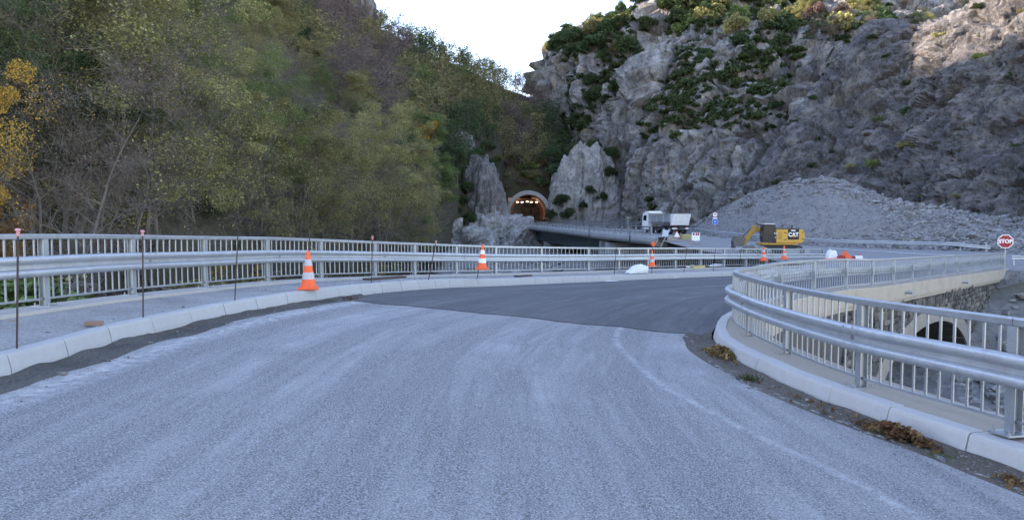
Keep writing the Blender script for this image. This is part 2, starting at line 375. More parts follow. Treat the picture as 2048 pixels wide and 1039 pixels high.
ctl = [tuple(KL.at(t) - (0, 0, KH)) for t in np.linspace(0, KL.L, 26)] + [tuple(KR.at(t) - (0, 0, .2)) for t in np.linspace(0, KR.L, 24)]
ctl += [(23.5, 64, -1.12), (28, 58, -1.3), (34, 52, -1.4), (45, 44, -1.55), (60, 38, -1.7), (62, 50, -1.6), (50, 60, -1.2), (40.4, 66, -.95), (36.7, 70, -.92), (31.7, 75, -.85), (27.3, 85, -.5), (24.2, 100, 0.08), (21, 118, .45),
        (12, 188, 1.35), (-.5, 186, 1.2), (14.6, 75, 0.0), (11.2, 100, .2), (7, 131, .55), (16, 66, -.75), (20, 52, -1.2), (6, 260, 2.0), (14, 260, 2.0), (20, 80, -.3)]
HR = TPS(ctl, .02)
def hr(x, y): return float(HR([(x, y)])[0])
def G(u, v, dz=0.):
    """where the ray through a pixel meets the road / walkway surface"""
    r = ray(u, v); d0 = None
    ds = np.arange(3, 260, .1); q = r[None] / r[1] * ds[:, None]; z = q[:, 2] + CAM.z
    below = z < HR(q) + dz; k = int(np.argmax(below)) if below.any() else len(ds) - 1
    return q[k] + np.array((0, 0, CAM.z))
def dist_to(path, xy):
    xy = np.atleast_2d(xy)[:, :2]; pp = path.p[::2, :2]
    return np.sqrt(((xy[:, None] - pp[None]) ** 2).sum(2)).min(1)
KL_S = KL.p[::2]
def along(path, xy):
    xy = np.atleast_2d(xy)[:, :2]; pp = path.p[::2, :2]; return path.s[::2][((xy[:, None] - pp[None]) ** 2).sum(2).argmin(1)]
att = {'lane': lambda q: dist_to(KL, q), 'rdist': lambda q: dist_to(KR, q), 'along': lambda q: along(KL, q)}

# ================================================================ ROADS
seam = [G(*q)[:2] for q in ((668, 598), (700, 601), (760, 607), (830, 614), (900, 620.5), (980, 628), (1050, 635), (1120, 643), (1180, 649), (1250, 655), (1300, 661), (1360, 667), (1418, 672))]
for i, q in enumerate(seam): seam[i] = q + np.array((0, .10 * math.sin(i * 2.3)))
kl_in = KL.off(-.02); kr_in = KR.off(.40)
i_s = np.argmin(((kl_in[:, :2] - seam[0]) ** 2).sum(1)); j_s = np.argmin(((kr_in[:, :2] - seam[-1]) ** 2).sum(1))
left_old = KL.off(-.22)[:i_s]
poly = [q[:2] for q in left_old] + seam + [q[:2] for q in kr_in[:j_s][::-1]]
struct(link('road', sheet('road', poly, HR, M['road_old'], .45, 0, att)))
kr_near = KR.off(.03)
j2 = np.argmin(((kr_near[:, :2] - seam[-1]) ** 2).sum(1))
seam2 = [q - np.array((0, .05)) for q in seam]
seam2 = [q + rng.normal(0, .025, 2) for q in np.array([np.array([np.interp(t, range(len(seam2)), [p[k] for p in seam2]) for k in (0, 1)]) for t in np.linspace(0, len(seam2) - 1, 60)])]
poly = [q[:2] for q in kl_in[i_s:]] + [(26, 50.5)] + [q[:2] for q in kr_near[j2 + 1:][::-1]] + seam2[::-1]
struct(link('fresh_road', sheet('fresh_road', poly, HR, M['road_new'], .5, .010, att)))
# rough sand trench along the left kerb
t = np.arange(0, KL.near(seam[0]) + 1.2, .12)
rows = []
for o, dz in ((-.0, .055), (-.08, .03), (-.15, .006), (-.23, .02), (-.32, .02), (-.42, -.02)):
    q = KL.at(t) + KL.nor(t) * (o + (fbm(np.column_stack([t * 1.3, t * 0 + o * 9, t * 0]), 3, 4)[:, None] * .16 if o < -.2 else 0))
    q[:, 2] = HR(q) + dz + .05 * fbm(np.column_stack([t * 2.1, t * 0 + o * 3, t * 0]), 4, 2) * (1 if o > -.3 else .25); rows.append(q)
struct(link('sand_strip', npmesh('sand_strip', np.array(rows).reshape(-1, 3), gridfaces(len(rows), len(t)), M['sand'])))
# dirt gutter along the right kerb
t = np.arange(0, KR.near(seam[-1]) + .3, .12)
rows = []
for o, dz in ((.02, .03), (.14, .015), (.28, .0), (.40, .012), (.50, .010), (.58, -.015)):
    q = KR.at(t) + KR.nor(t) * (o + (fbm(np.column_stack([t * 1.1, t * 0 + o * 5, t * 0]), 3, 8)[:, None] * .08 if o > .3 else 0))
    q[:, 2] = HR(q) + dz + .03 * fbm(np.column_stack([t * 2.5, t * 0 + o * 3, t * 0]), 4, 3) * (1 if o < .5 else .1); rows.append(q)
struct(link('dirt_strip', npmesh('dirt_strip', np.array(rows).reshape(-1, 3), gridfaces(len(rows), len(t)), M['dirt'])))
# main road: over the bridge, past the spoil heap
main_poly = [(-.5 + (14.6 + .5) * k / 10, 186 - 111 * k / 10) for k in range(11)] + [(15.3, 70), (16.6, 64), (18.4, 57), (20.2, 51), (21.0, 48.6), (25.7, 50.7), (31.3, 49.3), (38, 46.5), (50, 41), (62, 36), (64, 50), (54, 58), (48, 62), (40.6, 66.2), (36.9, 70.2), (31.9, 75.2), (29.5, 80), (27.5, 85.2), (25.6, 92), (24.4, 100), (22.8, 108), (21.2, 118), (17.6, 143), (12, 188)]
struct(link('main_road', sheet('main_road', main_poly, HR, M['road_main'], 1.6, .0)))
vg = Path([(q[0], q[1], 0) for q in ((29.5, 49.9), (31.3, 49.3), (38, 46.5), (50, 41), (62, 36))]); tv = np.linspace(0, vg.L, 90); rows = []
for k, (o, dz) in enumerate(((.25, -.02), (-.1, -.03), (-.5, -.35), (-1.4, -1.2), (-2.8, -2.4), (-4.6, -4.2))):
    q = vg.at(tv) + vg.nor(tv) * o; q[:, 2] = HR(q) * 0 + HR(vg.at(tv)) + dz + (.35 * fbm(np.column_stack([tv * .6, tv * 0 + k, tv * 0]), 4, 66) if k > 1 else 0); rows.append(q)
struct(link('road_verge', npmesh('road_verge', np.array(rows).reshape(-1, 3), gridfaces(len(rows), 90), M['crag'], False)))
def stripe(pts, w, name='road_marking', dz=.03):
    p = Path([(q[0], q[1], 0) for q in pts], 6); t = np.linspace(0, p.L, max(2, int(p.L / .8)))
    a = p.at(t) + p.nor(t) * w / 2; b = p.at(t) - p.nor(t) * w / 2
    for q in (a, b): q[:, 2] = HR(q) + dz
    struct(link(name, npmesh(name, np.vstack([a, b]), gridfaces(2, len(t)), M['paint'])))
back = [(62, 49), (50, 59.0), (40.2, 65.2), (36.4, 69.1), (31.2, 74.2), (26.8, 84), (23.6, 99), (20.2, 117.5), (11, 187)]
stripe([G(*q) for q in ((1655, 496), (1700, 499.5), (1760, 503), (1820, 506.5), (1870, 509), (1930, 511))], .28)
for a, b in (((1405, 471.5), (1412, 472.5)), ((1429, 474.3), (1438, 475.3)), ((1449, 476.3), (1466, 478.2)), ((1374, 468.6), (1386, 469.6)), ((1340, 470.5), (1356, 471.8))):
    stripe([G(*a), G(*b)], .30)

# ================================================================ WALKWAY, LEDGES, KERBS
def strip(name, path, offs, mat, a=0, b=None, step=.4, noise=0., zs=None):
    t = np.arange(a, (path.L if b is None else b), step); rows = []
    for k, (o, dz) in enumerate(offs):
        q = path.at(t) + path.nor(t) * o; q[:, 2] += dz
        if noise: q[:, 2] += noise * fbm(np.column_stack([t * 1.7, t * 0 + o * 2, t * 0]), 4, 5)
        rows.append(q)
    me = npmesh(name, np.array(rows).reshape(-1, 3), gridfaces(len(rows), len(t)), mat, False); return me
LED_IN = -.38                              # inner edge of the left ledge, measured from the railing line
a = KL.off(.235, -.012, .4); b = RL.off(LED_IN, -.05, .4)
nn = 150; A = KL.at(np.linspace(0, KL.L, nn)) + KL.nor(np.linspace(0, KL.L, nn)) * .23; tb = np.array([RL.near(q) for q in A]); tb = np.maximum.accumulate(tb)
B = RL.at(tb) + RL.nor(tb) * LED_IN
rows = []
for k in range(9):
    q = A * (1 - k / 8) + B * k / 8; q[:, 2] += -.02 - .03 * (k / 8) + .012 * fbm(np.column_stack([np.arange(nn) * .7, np.full(nn, k * 1.3), np.zeros(nn)]), 3, 3); rows.append(q)
struct(link('walkway', npmesh('walkway', np.array(rows).reshape(-1, 3), gridfaces(9, nn), M['gravel'])))
struct(link('left_ledge', strip('left_ledge', RL, ((LED_IN, -.35), (LED_IN, -.015), (LED_IN + .015, 0), (.28, 0), (.30, -.02), (.30, -.45), (.1, -.6), (.1, -6.5)), M['ledge_left'])))
struct(link('right_ledge', strip('right_ledge', KR, ((-.20, -.02), (-.42, -.005), (-.60, 0), (-.96, 0), (-.98, -.02), (-.98, -.5), (-.86, -.52), (-.86, -8)), M['ledge'], 0, KR.near((5.1, 17.3)), .2)))
jf = RR.near(RR_post[9])
fk = np.linspace(KR.near((5.0, 17.0)), KR.L, 60); Ak = KR.at(fk) - KR.nor(fk) * .2; tk = np.maximum.accumulate(np.array([RR.near(q) for q in Ak])); Bk = RR.at(tk) - RR.nor(tk) * .2
struct(link('far_ledge', npmesh('far_ledge', np.array([Ak - np.array((0, 0, .01)), (Ak + Bk) / 2, Bk]).reshape(-1, 3), gridfaces(3, 60), M['ledge'], False)))
struct(link('edge_beam', strip('edge_beam', RR, ((-.1, -.02), (-.2, .003), (-.235, 0), (-.25, -.03), (-.25, -.62), (-.12, -.62), (-.12, -.8)), M['beam_conc'], jf - .6, None, .3)))
def kerb_mesh(L, name):
    prof = [(0, -KH - .1), (.01, -.18), (.04, -.045), (.052, -.014), (.075, -.002), (.10, 0), (.235, 0), (.235, -KH - .1)]     # x: from the road face inwards
    mb = MB(); e = .007; A = []
    for y, ins in ((-L / 2, e), (-L / 2 + e, 0), (L / 2 - e, 0), (L / 2, e)):
        A.append([(-min(max(x, ins), .235 - ins * .5), y, z - (ins if z > -.1 else 0)) for x, z in prof])
    mb.grid(np.array(A), 0, True); n = len(prof)
    mb.f += [tuple(range(n)), tuple(3 * n + i for i in range(n - 1, -1, -1))]; mb.m += [0, 0]
    return mb.mesh(name, M['kerb'])
def kerb_row(name, path, L, side, a=0., b=None):
    root = bpy.data.objects.new(name, None); C.objects.link(root); root['kind'] = 'structure'
    b = path.L if b is None else b; n = int((b - a) / L); me = kerb_mesh(L - .012, 'kerb_stone')
    for i in range(n):
        t = np.array([a + i * L, a + (i + 1) * L]); p0, p1 = path.at(t); d = Vector(p1 - p0); mid = Vector((p0 + p1) / 2)
        if side < 0: d = -d
        o = bpy.data.objects.new('kerb_stone', me); C.objects.link(o); o.parent = root
        y = d.normalized(); x = Vector((y.y, -y.x, 0)).normalized()
        Mx = Matrix((x, y, x.cross(y))).transposed()
        sc = d.length / L
        o.matrix_local = Matrix.Translation(mid + Vector((0, 0, random.uniform(-.006, .006)))) @ Mx.to_4x4() @ Matrix.Rotation(R(random.uniform(-.5, .5)), 4, 'Z') @ Matrix.Diagonal((1, sc, 1, 1))
    return root
kerb_row('left_kerb', KL, 1.0, 1)
kerb_row('right_kerb', KR, 1.0, -1)

# ================================================================ TERRAIN
gc = [(-9, 8, -.6), (-10, 12, -.8), (-12, 4, -.4), (-12, -14, -.3), (-9.5, 16, -1.2), (-15, 16, -.6), (-21, 22, .1), (-26, 8, .8), (-30, -10, 1.), (-19, 30, -1.2), (-8.5, 22, -2.6), (-5, 30, -4.2), (0, 38, -4.5), (-10, 45, -4), (-20, 48, -2.4), (-32, 42, .5),
      (5, 45, -4.5), (11, 55, -4.6), (10, 78, -4.6), (0, 80, -4.6), (-10, 80, -4.4), (-25, 80, -2), (0, 120, -4.2), (-12, 140, -3), (6, 120, -4.2), (-1, 175, -3.6), (6, 165, -3.8), (15, 205, -1.5), (20, 150, -2.2), (26, 140, -1), (22, 120, -2),
      (22, 85, -2.5), (25, 70, -1.9), (30, 90, -1.1), (36, 100, -.6), (36, 80, -1.1), (45, 72, -1.3), (60, 60, -1.9), (70, 40, -2), (32, 60, -2.2), (-4, 8, -5), (0, 16, -5.5), (-3, 0, -5), (5, 28, -5), (12, 40, -6), (18, 48, -5),
      (8, 11, -6.2), (12, 14, -7.2), (20, 15, -6.8), (22, 28, -7.8), (16, 24, -7.8), (28, 33, -7.2), (11, 0, -6.8), (20, -10, -6.8), (32, 12, -6), (45, 25, -4), (34.5, 44, -2.6), (34, 47.6, -1.85), (38, 46.2, -1.9), (44, 43.6, -2.0), (52, 39.5, -2.05), (38, 38, -4.4), (33, 40, -5.2), (46, 34, -4.5), (70, 20, -1), (0, 250, -2), (-40, 220, 2), (40, 220, 0), (90, 120, 1), (90, 60, -1), (-80, 30, 6), (-80, 120, 6), (40, -40, -6), (0, -40, -2), (-40, -40, 1)]
HG = TPS(gc, .5)
gx = np.concatenate([np.arange(-160, -40, 6), np.arange(-40, 60, .8), np.arange(60, 180, 6)]); gy = np.concatenate([np.arange(-60, -10, 4), np.arange(-10, 95, .8), np.arange(95, 330, 4)])
XX, YY = np.meshgrid(gx, gy, indexing='ij'); q = np.column_stack([XX.ravel(), YY.ravel()])
z = HG(q); p3 = np.column_stack([q, np.zeros(len(q))])
z = z + (.35 * fbm(p3 * .25, 4, 3) + .10 * fbm(p3 * 1.3, 3, 5)) * np.where(z < -2.6, 2.2, 1.) - .15 * (z > -2.6)
bedf = np.clip((-2.2 - z) / 1.2, 0, 1)
def groundmat():
    m = N('valley_ground'); b = m.attr('bed')
    st = m.mix(m.noise(3.5, 6, .75), (.07, .065, .058), (.24, .23, .215))
    st2 = m.mix(m.noise(9, 6, .75), (.1, .095, .09), (.3, .295, .285))
    bed = m.mix(m.ramp(m.noise(.3, 4), [(.4, 0), (.6, 1)]), st, st2)
    gr = m.mix(m.ramp(m.noise(1.2, 6, .7), [(.35, 0), (.65, 1)]), (.04, .055, .02), (.11, .085, .045))
    gr = m.mix(m.ramp(m.noise(6, 4), [(.55, 0), (.7, .8)]), gr, (.16, .12, .05))
    return m.pbr(m.mix(b, gr, bed), .95, 0, m.bump(m.math('ADD', m.noise(2, 6, .7), m.vor(2.)), .8, .15), .2)
struct(link('ground', npmesh('ground', np.column_stack([q, z]), gridfaces(len(gx), len(gy)), groundmat(), True, {'bed': bedf})))
def hg(x, y): return float(HG([(x, y)])[0])

def colsheet(cols, nu, nt, back=((-8, 14), (25, 45)), foot=9., uu=None):
    """terrain lofted between profiles: each column (pixel u, [(pixel v, metres ahead) from foot to crest])"""
    us = np.array([c[0] for c in cols], float); prof = []
    for u, pts in cols:
        pts = list(pts); v1, d1 = pts[-1]
        w = [P(u, *pts[0]) - np.array((0, .3, foot))] * (foot > 0) + [P(u, v, d) for v, d in pts] + [P(u, v1 + dv, d1 + dd) for dv, dd in back]
        w = np.array(w); s = np.concatenate([[0], np.cumsum(np.sqrt((np.diff(w, axis=0) ** 2).sum(1)))])
        n0 = len(pts) + (foot > 0); k = np.concatenate([np.linspace(0, s[n0 - 1], int(nt * .88)), np.linspace(s[n0 - 1], s[-1], nt - int(nt * .88) + 1)[1:]])
        prof.append(np.column_stack([np.interp(k, s, w[:, c]) for c in range(3)]))
    prof = np.array(prof); uu = np.linspace(us[0], us[-1], nu) if uu is None else uu; out = np.zeros((nu, nt, 3))
    # cubic blend between the profiles
    for i, u in enumerate(uu):
        k = min(np.searchsorted(us, u, 'right') - 1, len(us) - 2); f = (u - us[k]) / (us[k + 1] - us[k])
        a, b, c, d = prof[max(k - 1, 0)], prof[k], prof[k + 1], prof[min(k + 2, len(us) - 1)]
        f2 = f * f * (3 - 2 * f) * .6 + f * .4
        out[i] = b * (1 - f2) + c * f2
    return out
def normals(A):
    du = np.gradient(A, axis=0); dv = np.gradient(A, axis=1); n = np.cross(du, dv); n /= np.linalg.norm(n, axis=2, keepdims=True) + 1e-9
    to = -A.copy(); flip = (n * to).sum(2) < 0; n[flip] *= -1; return n
def rockdisp(p, sc=1., seed=0, rib=1., block=1., strata=0.):
    """relief of broken rock: vertical ribs, fallen blocks, ledges, fine chips (metres)"""
    q = p / sc
    w = q + 1.6 * np.column_stack([fbm(q * .14 + k * 31, 3, seed + k) for k in range(3)])
    r = rib * (7. * fbm(w * np.array((.05, .05, .008)), 2, seed + 3, True) + 1.3 * fbm(w * np.array((.16, .16, .05)), 3, seed + 4, True))
    d1, d2, cid, cpz = worley(w * np.array((.12, .12, .024)), seed + 5); tl = ((w * np.array((.12, .12, .024)) - cpz) * (np.column_stack([cid, (cid * 7.3) % 1, (cid * 13.7) % 1]) - .5)).sum(1)
    r = r + block * (3.4 * (cid - .5) + 5. * tl) * np.clip((d2 - d1) / .10, 0, 1)
    d1, d2, cid, cpz = worley(w * np.array((.36, .36, .1)) + 7, seed + 6); tl = ((w * np.array((.36, .36, .1)) + 7 - cpz) * (np.column_stack([cid, (cid * 7.3) % 1, (cid * 13.7) % 1]) - .5)).sum(1)
    r = r + block * (1.1 * (cid - .5) + 1.7 * tl) * np.clip((d2 - d1) / .16, 0, 1)
    _d1, d2, cid, _ = worley(q * np.array((1.1, 1.1, .7)) + 3, seed + 8); r = r + block * .55 * (cid - .5) * np.clip((d2 - _d1) / .35, 0, 1)
    r = r + .8 * fbm(q * .55, 5, seed + 11, True) + .3 * fbm(q * np.array((2.2, 2.2, 1.2)), 4, seed + 14, True)
    nv = fbm(w * np.array((.085, .085, .010)), 3, seed + 31); r = r - rib * 4.2 * np.exp(-(nv / .05) ** 2)
    nv = fbm(w * np.array((.22, .22, .035)), 3, seed + 33); r = r - rib * 1.7 * np.exp(-(nv / .055) ** 2)
    if strata: r = r + strata * np.abs(((q[:, 2] * .5 + q[:, 0] * .22 + 1.2 * fbm(q * .12, 2, seed + 20)) % 1) - .5)
    return r * sc
def terrain(name, cols, nu, nt, mat, disp, **kw):
    A = colsheet(cols, nu, nt, **kw); n = normals(A); d = disp(A.reshape(-1, 3)).reshape(A.shape[:2])
    n2 = n * np.array((1, 1, .45)); B = A + n2 * d[..., None]
    o = struct(link(name, npmesh(name, B.reshape(-1, 3), gridfaces(nu, nt), mat, False))); return o, B, normals(B)

LH_cols = [(-30000, [(480, 2), (300, 3), (-3000, 5.4), (-10000, 8.4), (-17000, 10.6)]), (-9000, [(480, 5), (300, 7), (-800, 14), (-3000, 24), (-5200, 32)]), (-5000, [(480, 7), (300, 10), (-400, 22), (-1800, 42), (-3000, 58)]), (-2600, [(480, 10), (300, 14), (0, 24), (-600, 50), (-1500, 90)]), (-1200, [(480, 14), (300, 20), (0, 40), (-350, 90), (-800, 150)]), (-500, [(475, 20), (350, 27), (100, 50), (-270, 105), (-720, 165)]), (0, [(470, 26), (400, 30), (250, 44), (50, 76), (-170, 118), (-520, 180)]), (200, [(470, 29), (400, 34), (270, 48), (90, 80), (-120, 126), (-420, 195)]),  # unseen far-left columns and high crest added and raised to block the sun
           (400, [(478, 40), (410, 46), (290, 64), (120, 98), (-60, 150), (-290, 215)]), (600, [(490, 56), (420, 64), (300, 92), (165, 138), (55, 190), (-60, 255)]), (750, [(495, 80), (430, 92), (330, 120), (215, 165), (130, 210), (62, 250)]), (850, [(492, 110), (430, 122), (335, 146), (235, 184), (160, 222), (112, 252)]),
           (930, [(488, 150), (430, 156), (340, 172), (250, 204), (185, 232), (145, 255)]), (1000, [(480, 186), (430, 192), (355, 200), (275, 218), (215, 240), (180, 257)]), (1008, [(475, 209), (400, 211), (355, 212), (280, 222), (220, 243), (186, 257)]), (1050, [(470, 212), (385, 213), (345, 214), (295, 224), (240, 242), (200, 256)]), (1100, [(465, 211), (400, 213), (345, 217), (305, 228), (265, 245), (236, 256)]), (1130, [(460, 214), (400, 218), (360, 224), (330, 236), (310, 248), (290, 258)]), (1240, [(462, 222), (430, 224), (410, 226), (395, 230), (385, 236), (380, 242)])]
lh, LH, LHn = terrain('left_hill', LH_cols, 400, 150, M['soil'], lambda p: (2.2 * fbm(p * .05, 4, 21) + .8 * fbm(p * .3, 4, 22)) * np.clip((np.sqrt((p[:, 0] - 4.5) ** 2 + (p[:, 1] - 208) ** 2 + (p[:, 2] - 5) ** 2) - 9) / 10, 0, 1), uu=np.concatenate([np.concatenate([np.linspace(-30000, -9400, 30), np.linspace(-9000, -420, 50)]), np.linspace(-400, 1240, 320)]))
bm = bmesh.new(); bm.from_mesh(lh.data); bmesh.ops.delete(bm, geom=[f for f in bm.faces if abs(f.calc_center_median().x - 4.55) < 5.6 and 198 < f.calc_center_median().y < 275 and f.calc_center_median().z < 8.6], context='FACES'); bm.to_mesh(lh.data); bm.free()      # the bore of the tunnel
RC_cols = [(1104, [(462, 285), (300, 300), (240, 312)]), (1116, [(462, 262), (300, 268), (185, 276)]), (1138, [(458, 248), (300, 254), (200, 260), (135, 272)]), (1160, [(458, 236), (260, 246), (150, 258), (102, 274)]), (1250, [(458, 210), (300, 217), (140, 232), (62, 262)]), (1330, [(458, 186), (300, 192), (150, 206), (55, 236), (5, 290)]),
           (1400, [(458, 168), (300, 179), (150, 200), (40, 232), (-55, 290)]), (1500, [(458, 152), (300, 164), (170, 184), (60, 216), (-45, 285)]), (1600, [(458, 142), (320, 152), (210, 168), (90, 200), (-40, 280)]), (1700, [(458, 146), (280, 160), (150, 186), (40, 230), (-35, 290)]), (1800, [(458, 156), (250, 176), (120, 210), (10, 265), (-50, 320)]), (2000, [(458, 165), (250, 190), (60, 240), (-40, 300), (-90, 340)]), (2400, [(458, 150), (250, 180), (0, 240), (-120, 300), (-200, 340)])]
rc, RC, RCn = terrain('limestone_cliff', RC_cols, 520, 330, M['cliff'], lambda p: rockdisp(p, 1.25, 40, 1.3, 1.15) )
QS_cols = [(1500, [(450, 126), (415, 129), (385, 133)]), (1545, [(452, 118), (410, 123), (372, 128), (345, 134)]), (1600, [(456, 110), (350, 122), (285, 130), (250, 138)]), (1690, [(460, 104), (350, 115), (205, 135), (142, 145)]), (1750, [(462, 99), (350, 109), (150, 135), (58, 148)]), (1830, [(470, 94), (350, 103), (160, 127), (72, 141)]), (1900, [(472, 86), (350, 95), (160, 117), (52, 131)]),
           (1960, [(476, 80), (380, 86), (180, 106), (20, 126)]), (2048, [(482, 72), (400, 77), (200, 95), (60, 109), (-40, 121)]), (2200, [(488, 62), (400, 67), (200, 82), (0, 98), (-140, 114)]), (2500, [(500, 52), (400, 56), (150, 72), (-150, 92), (-320, 110)]), (3200, [(520, 40), (300, 52), (-100, 72), (-500, 92)])]
qs, QS, QSn = terrain('quarry_slope', QS_cols, 420, 280, M['quarry'], lambda p: rockdisp(p, .62, 90, .75, 1.0, .9))
SH_cols = [(1350, [(463, 110), (461, 112), (460, 114)]), (1378, [(466, 103.5), (460, 107), (457, 110)]), (1420, [(472, 97), (445, 103), (431, 107)]), (1500, [(485, 86.5), (430, 94), (388, 101)]), (1570, [(491, 80.5), (430, 87), (366, 97)]), (1640, [(495, 77), (430, 83), (356, 93)]), (1690, [(497, 75.5), (430, 82), (362, 91)]), (1740, [(498, 74), (440, 79), (384, 88)]), (1790, [(499, 73), (450, 77), (403, 86)]), (1900, [(502, 69.5), (465, 73), (420, 82)]), (1980, [(508, 65.5), (475, 69), (432, 77)]), (2048, [(513, 61), (480, 65), (438, 73)]), (2250, [(528, 50), (490, 56), (450, 66)]), (2600, [(560, 38), (500, 46), (470, 56)])]
SHA = colsheet(SH_cols, 240, 90, back=((-2, 3), (25, 10)), foot=1.)
SHn = normals(SHA); SHB = SHA + SHn * (.35 * fbm(SHA.reshape(-1, 3) * .35, 4, 61) + .16 * fbm(SHA.reshape(-1, 3) * 1.4, 3, 62)).reshape(240, 90)[..., None]
heap = tag(link('spoil_heap', npmesh('spoil_heap', SHB.reshape(-1, 3), gridfaces(240, 90), M['rubble_fines'])), 'long grey heap of quarried rubble behind the main road barrier', 'rubble heap')

def rock_mesh(name, seed, mat, squash=(1, .8, .6), sub=2, amp=.28, slab=False):
    bm = bmesh.new(); bmesh.ops.create_icosphere(bm, subdivisions=sub, radius=1)
    co = np.array([tuple(q.co) for q in bm.verts]); r_ = np.random.default_rng(seed)
    # flat broken faces: clamp against random planes
    for k in range(11):
        n_ = r_.normal(size=3); n_ /= np.linalg.norm(n_); h = r_.uniform(.5, .8); d = co @ n_
        co = np.where((d > h)[:, None], co - n_ * (d - h)[:, None], co)
    co += (amp * .25 * fbm(co * 2.3 + seed, 3, seed))[:, None] * co
    co *= np.array(squash)
    for q, c in zip(bm.verts, co): q.co = c
    me = bpy.data.meshes.new(name); bm.to_mesh(me); bm.free(); me.materials.append(mat); return me
# large outcrops
def outcrop(u, v, d, size, seed, label, n=48, mat='crag'):
    """a rib of bare rock: a displaced half-buried block"""
    th = np.linspace(0, 2 * np.pi, n * 2, endpoint=False); ph = np.linspace(-.5, np.pi / 2 - .02, n)
    TH, PH = np.meshgrid(th, ph, indexing='ij')
    p = np.stack([np.cos(TH) * np.cos(PH), np.sin(TH) * np.cos(PH), np.sin(PH)], 2) ; p = np.sign(p) * np.abs(p) ** .8
    p = p * np.array(size); c = P(u, v, d)
    w = p.reshape(-1, 3) + c; nrm = p / np.linalg.norm(p, axis=2, keepdims=True)
    w = w.reshape(p.shape) + nrm * (rockdisp(w * np.array((1, 1, 1)), .45, seed, 1.0, 1.2) ).reshape(p.shape[:2])[..., None]
    w = np.concatenate([w, w[:1]], 0)
    o = link('rock_outcrop', npmesh('rock_outcrop', w.reshape(-1, 3), gridfaces(n * 2 + 1, n), M[mat], False)); o['kind'] = 'structure'; return o
outcrop(1172, 435, 207, (7.4, 6, 18.5), 301, '', 60, 'outcrop')
outcrop(1215, 440, 208, (4.5, 6, 13), 307, '', 48, 'outcrop')
outcrop(964, 470, 166, (3.6, 8, 15.2), 302, '')
outcrop(922, 350, 184, (3.4, 6, 9.5), 303, '')
outcrop(975, 500, 158, (9, 7, 6.), 304, '', 48, 'outcrop')
outcrop(1020, 500, 176, (4.6, 7, 4.6), 308, '', 48, 'outcrop')
outcrop(905, 500, 140, (6.5, 6, 4.2), 309, '', 48, 'outcrop')
outcrop(398, 120, 128, (2.4, 8, 17), 305, '')
outcrop(505, 190, 120, (2.2, 5, 5), 306, '')
outcrop(690, 30, 250, (10, 8, 7), 310, '')

# ================================================================ RAILINGS WITH GUARD BEAM
HT = 1.12
def bolt_geo(mb, c, r=.013, h=.03, axis='z', mi=0):
    c = Vector(c); d = {'z': Vector((0, 0, h)), 'x': Vector((h, 0, 0)), 'y': Vector((0, h, 0))}[axis]
    mb.tube([c, c + d], r, 6, True, mi)
def post_meshes():
    """steel post, local x along the railing, y to the road"""
    mb = MB()   # H-section post
    mb.box((0, .045, .52), (.11, .008, 1.0)); mb.box((0, -.045, .52), (.11, .008, 1.0)); mb.box((0, 0, .52), (.009, .082, 1.0))
    mb.bbox((0, .082, .62), (.075, .066, .17), .006)      # spacer carrying the beam
    post = mb.mesh('post', M['galv'], 0)
    mb = MB(); mb.bbox((0, .02, .006), (.24, .30, .018), .003); plate = mb.mesh('base_plate', M['galv'])
    mb = MB(); mb.tube([(0, 0, 0), (0, 0, .018), (0, 0, .0181), (0, 0, .055)], [.016, .016, .008, .008], 6)
    bolts = mb.mesh('anchor_bolt', M['bolt']); return post, plate, bolts
POST, PLATE, BOLTS = post_meshes()
mb = MB(); mb.box((0, 0, .57), (.027, .014, .90)); bolt_geo(mb, (0, -.007, .19), .008, .022, 'y'); BAL = mb.mesh('baluster', M['galv'])
mb = MB(); mb.tube([(0, 0, 0), (0, 0, .013)], [.015, .008], 7); SPL = mb.mesh('splice_bolt', M['bolt'])
mb = MB(); mb.box((0, .005, 0), (.06, .01, .045)); SPW = mb; mb.tube([(0, .01, 0), (0, .03, 0)], .014, 6); WSH = mb.mesh('washer_plate', M['bolt'])
WB = [(.0, .155), (.022, .157), (.062, .142), (.082, .118), (.082, .075), (.066, .055), (.014, .028), (.010, 0), (.014, -.028), (.066, -.055), (.082, -.075), (.082, -.118), (.062, -.142), (.022, -.157), (.0, -.155)]
def frame_at(path, t, side):
    p = path.at(np.array([t]))[0]; tg = path.tan(np.array([t]))[0]; tg[2] = 0; tg /= np.linalg.norm(tg)
    n = np.array((-tg[1], tg[0], 0)) * side; return Vector(p), Vector(tg), Vector(n)
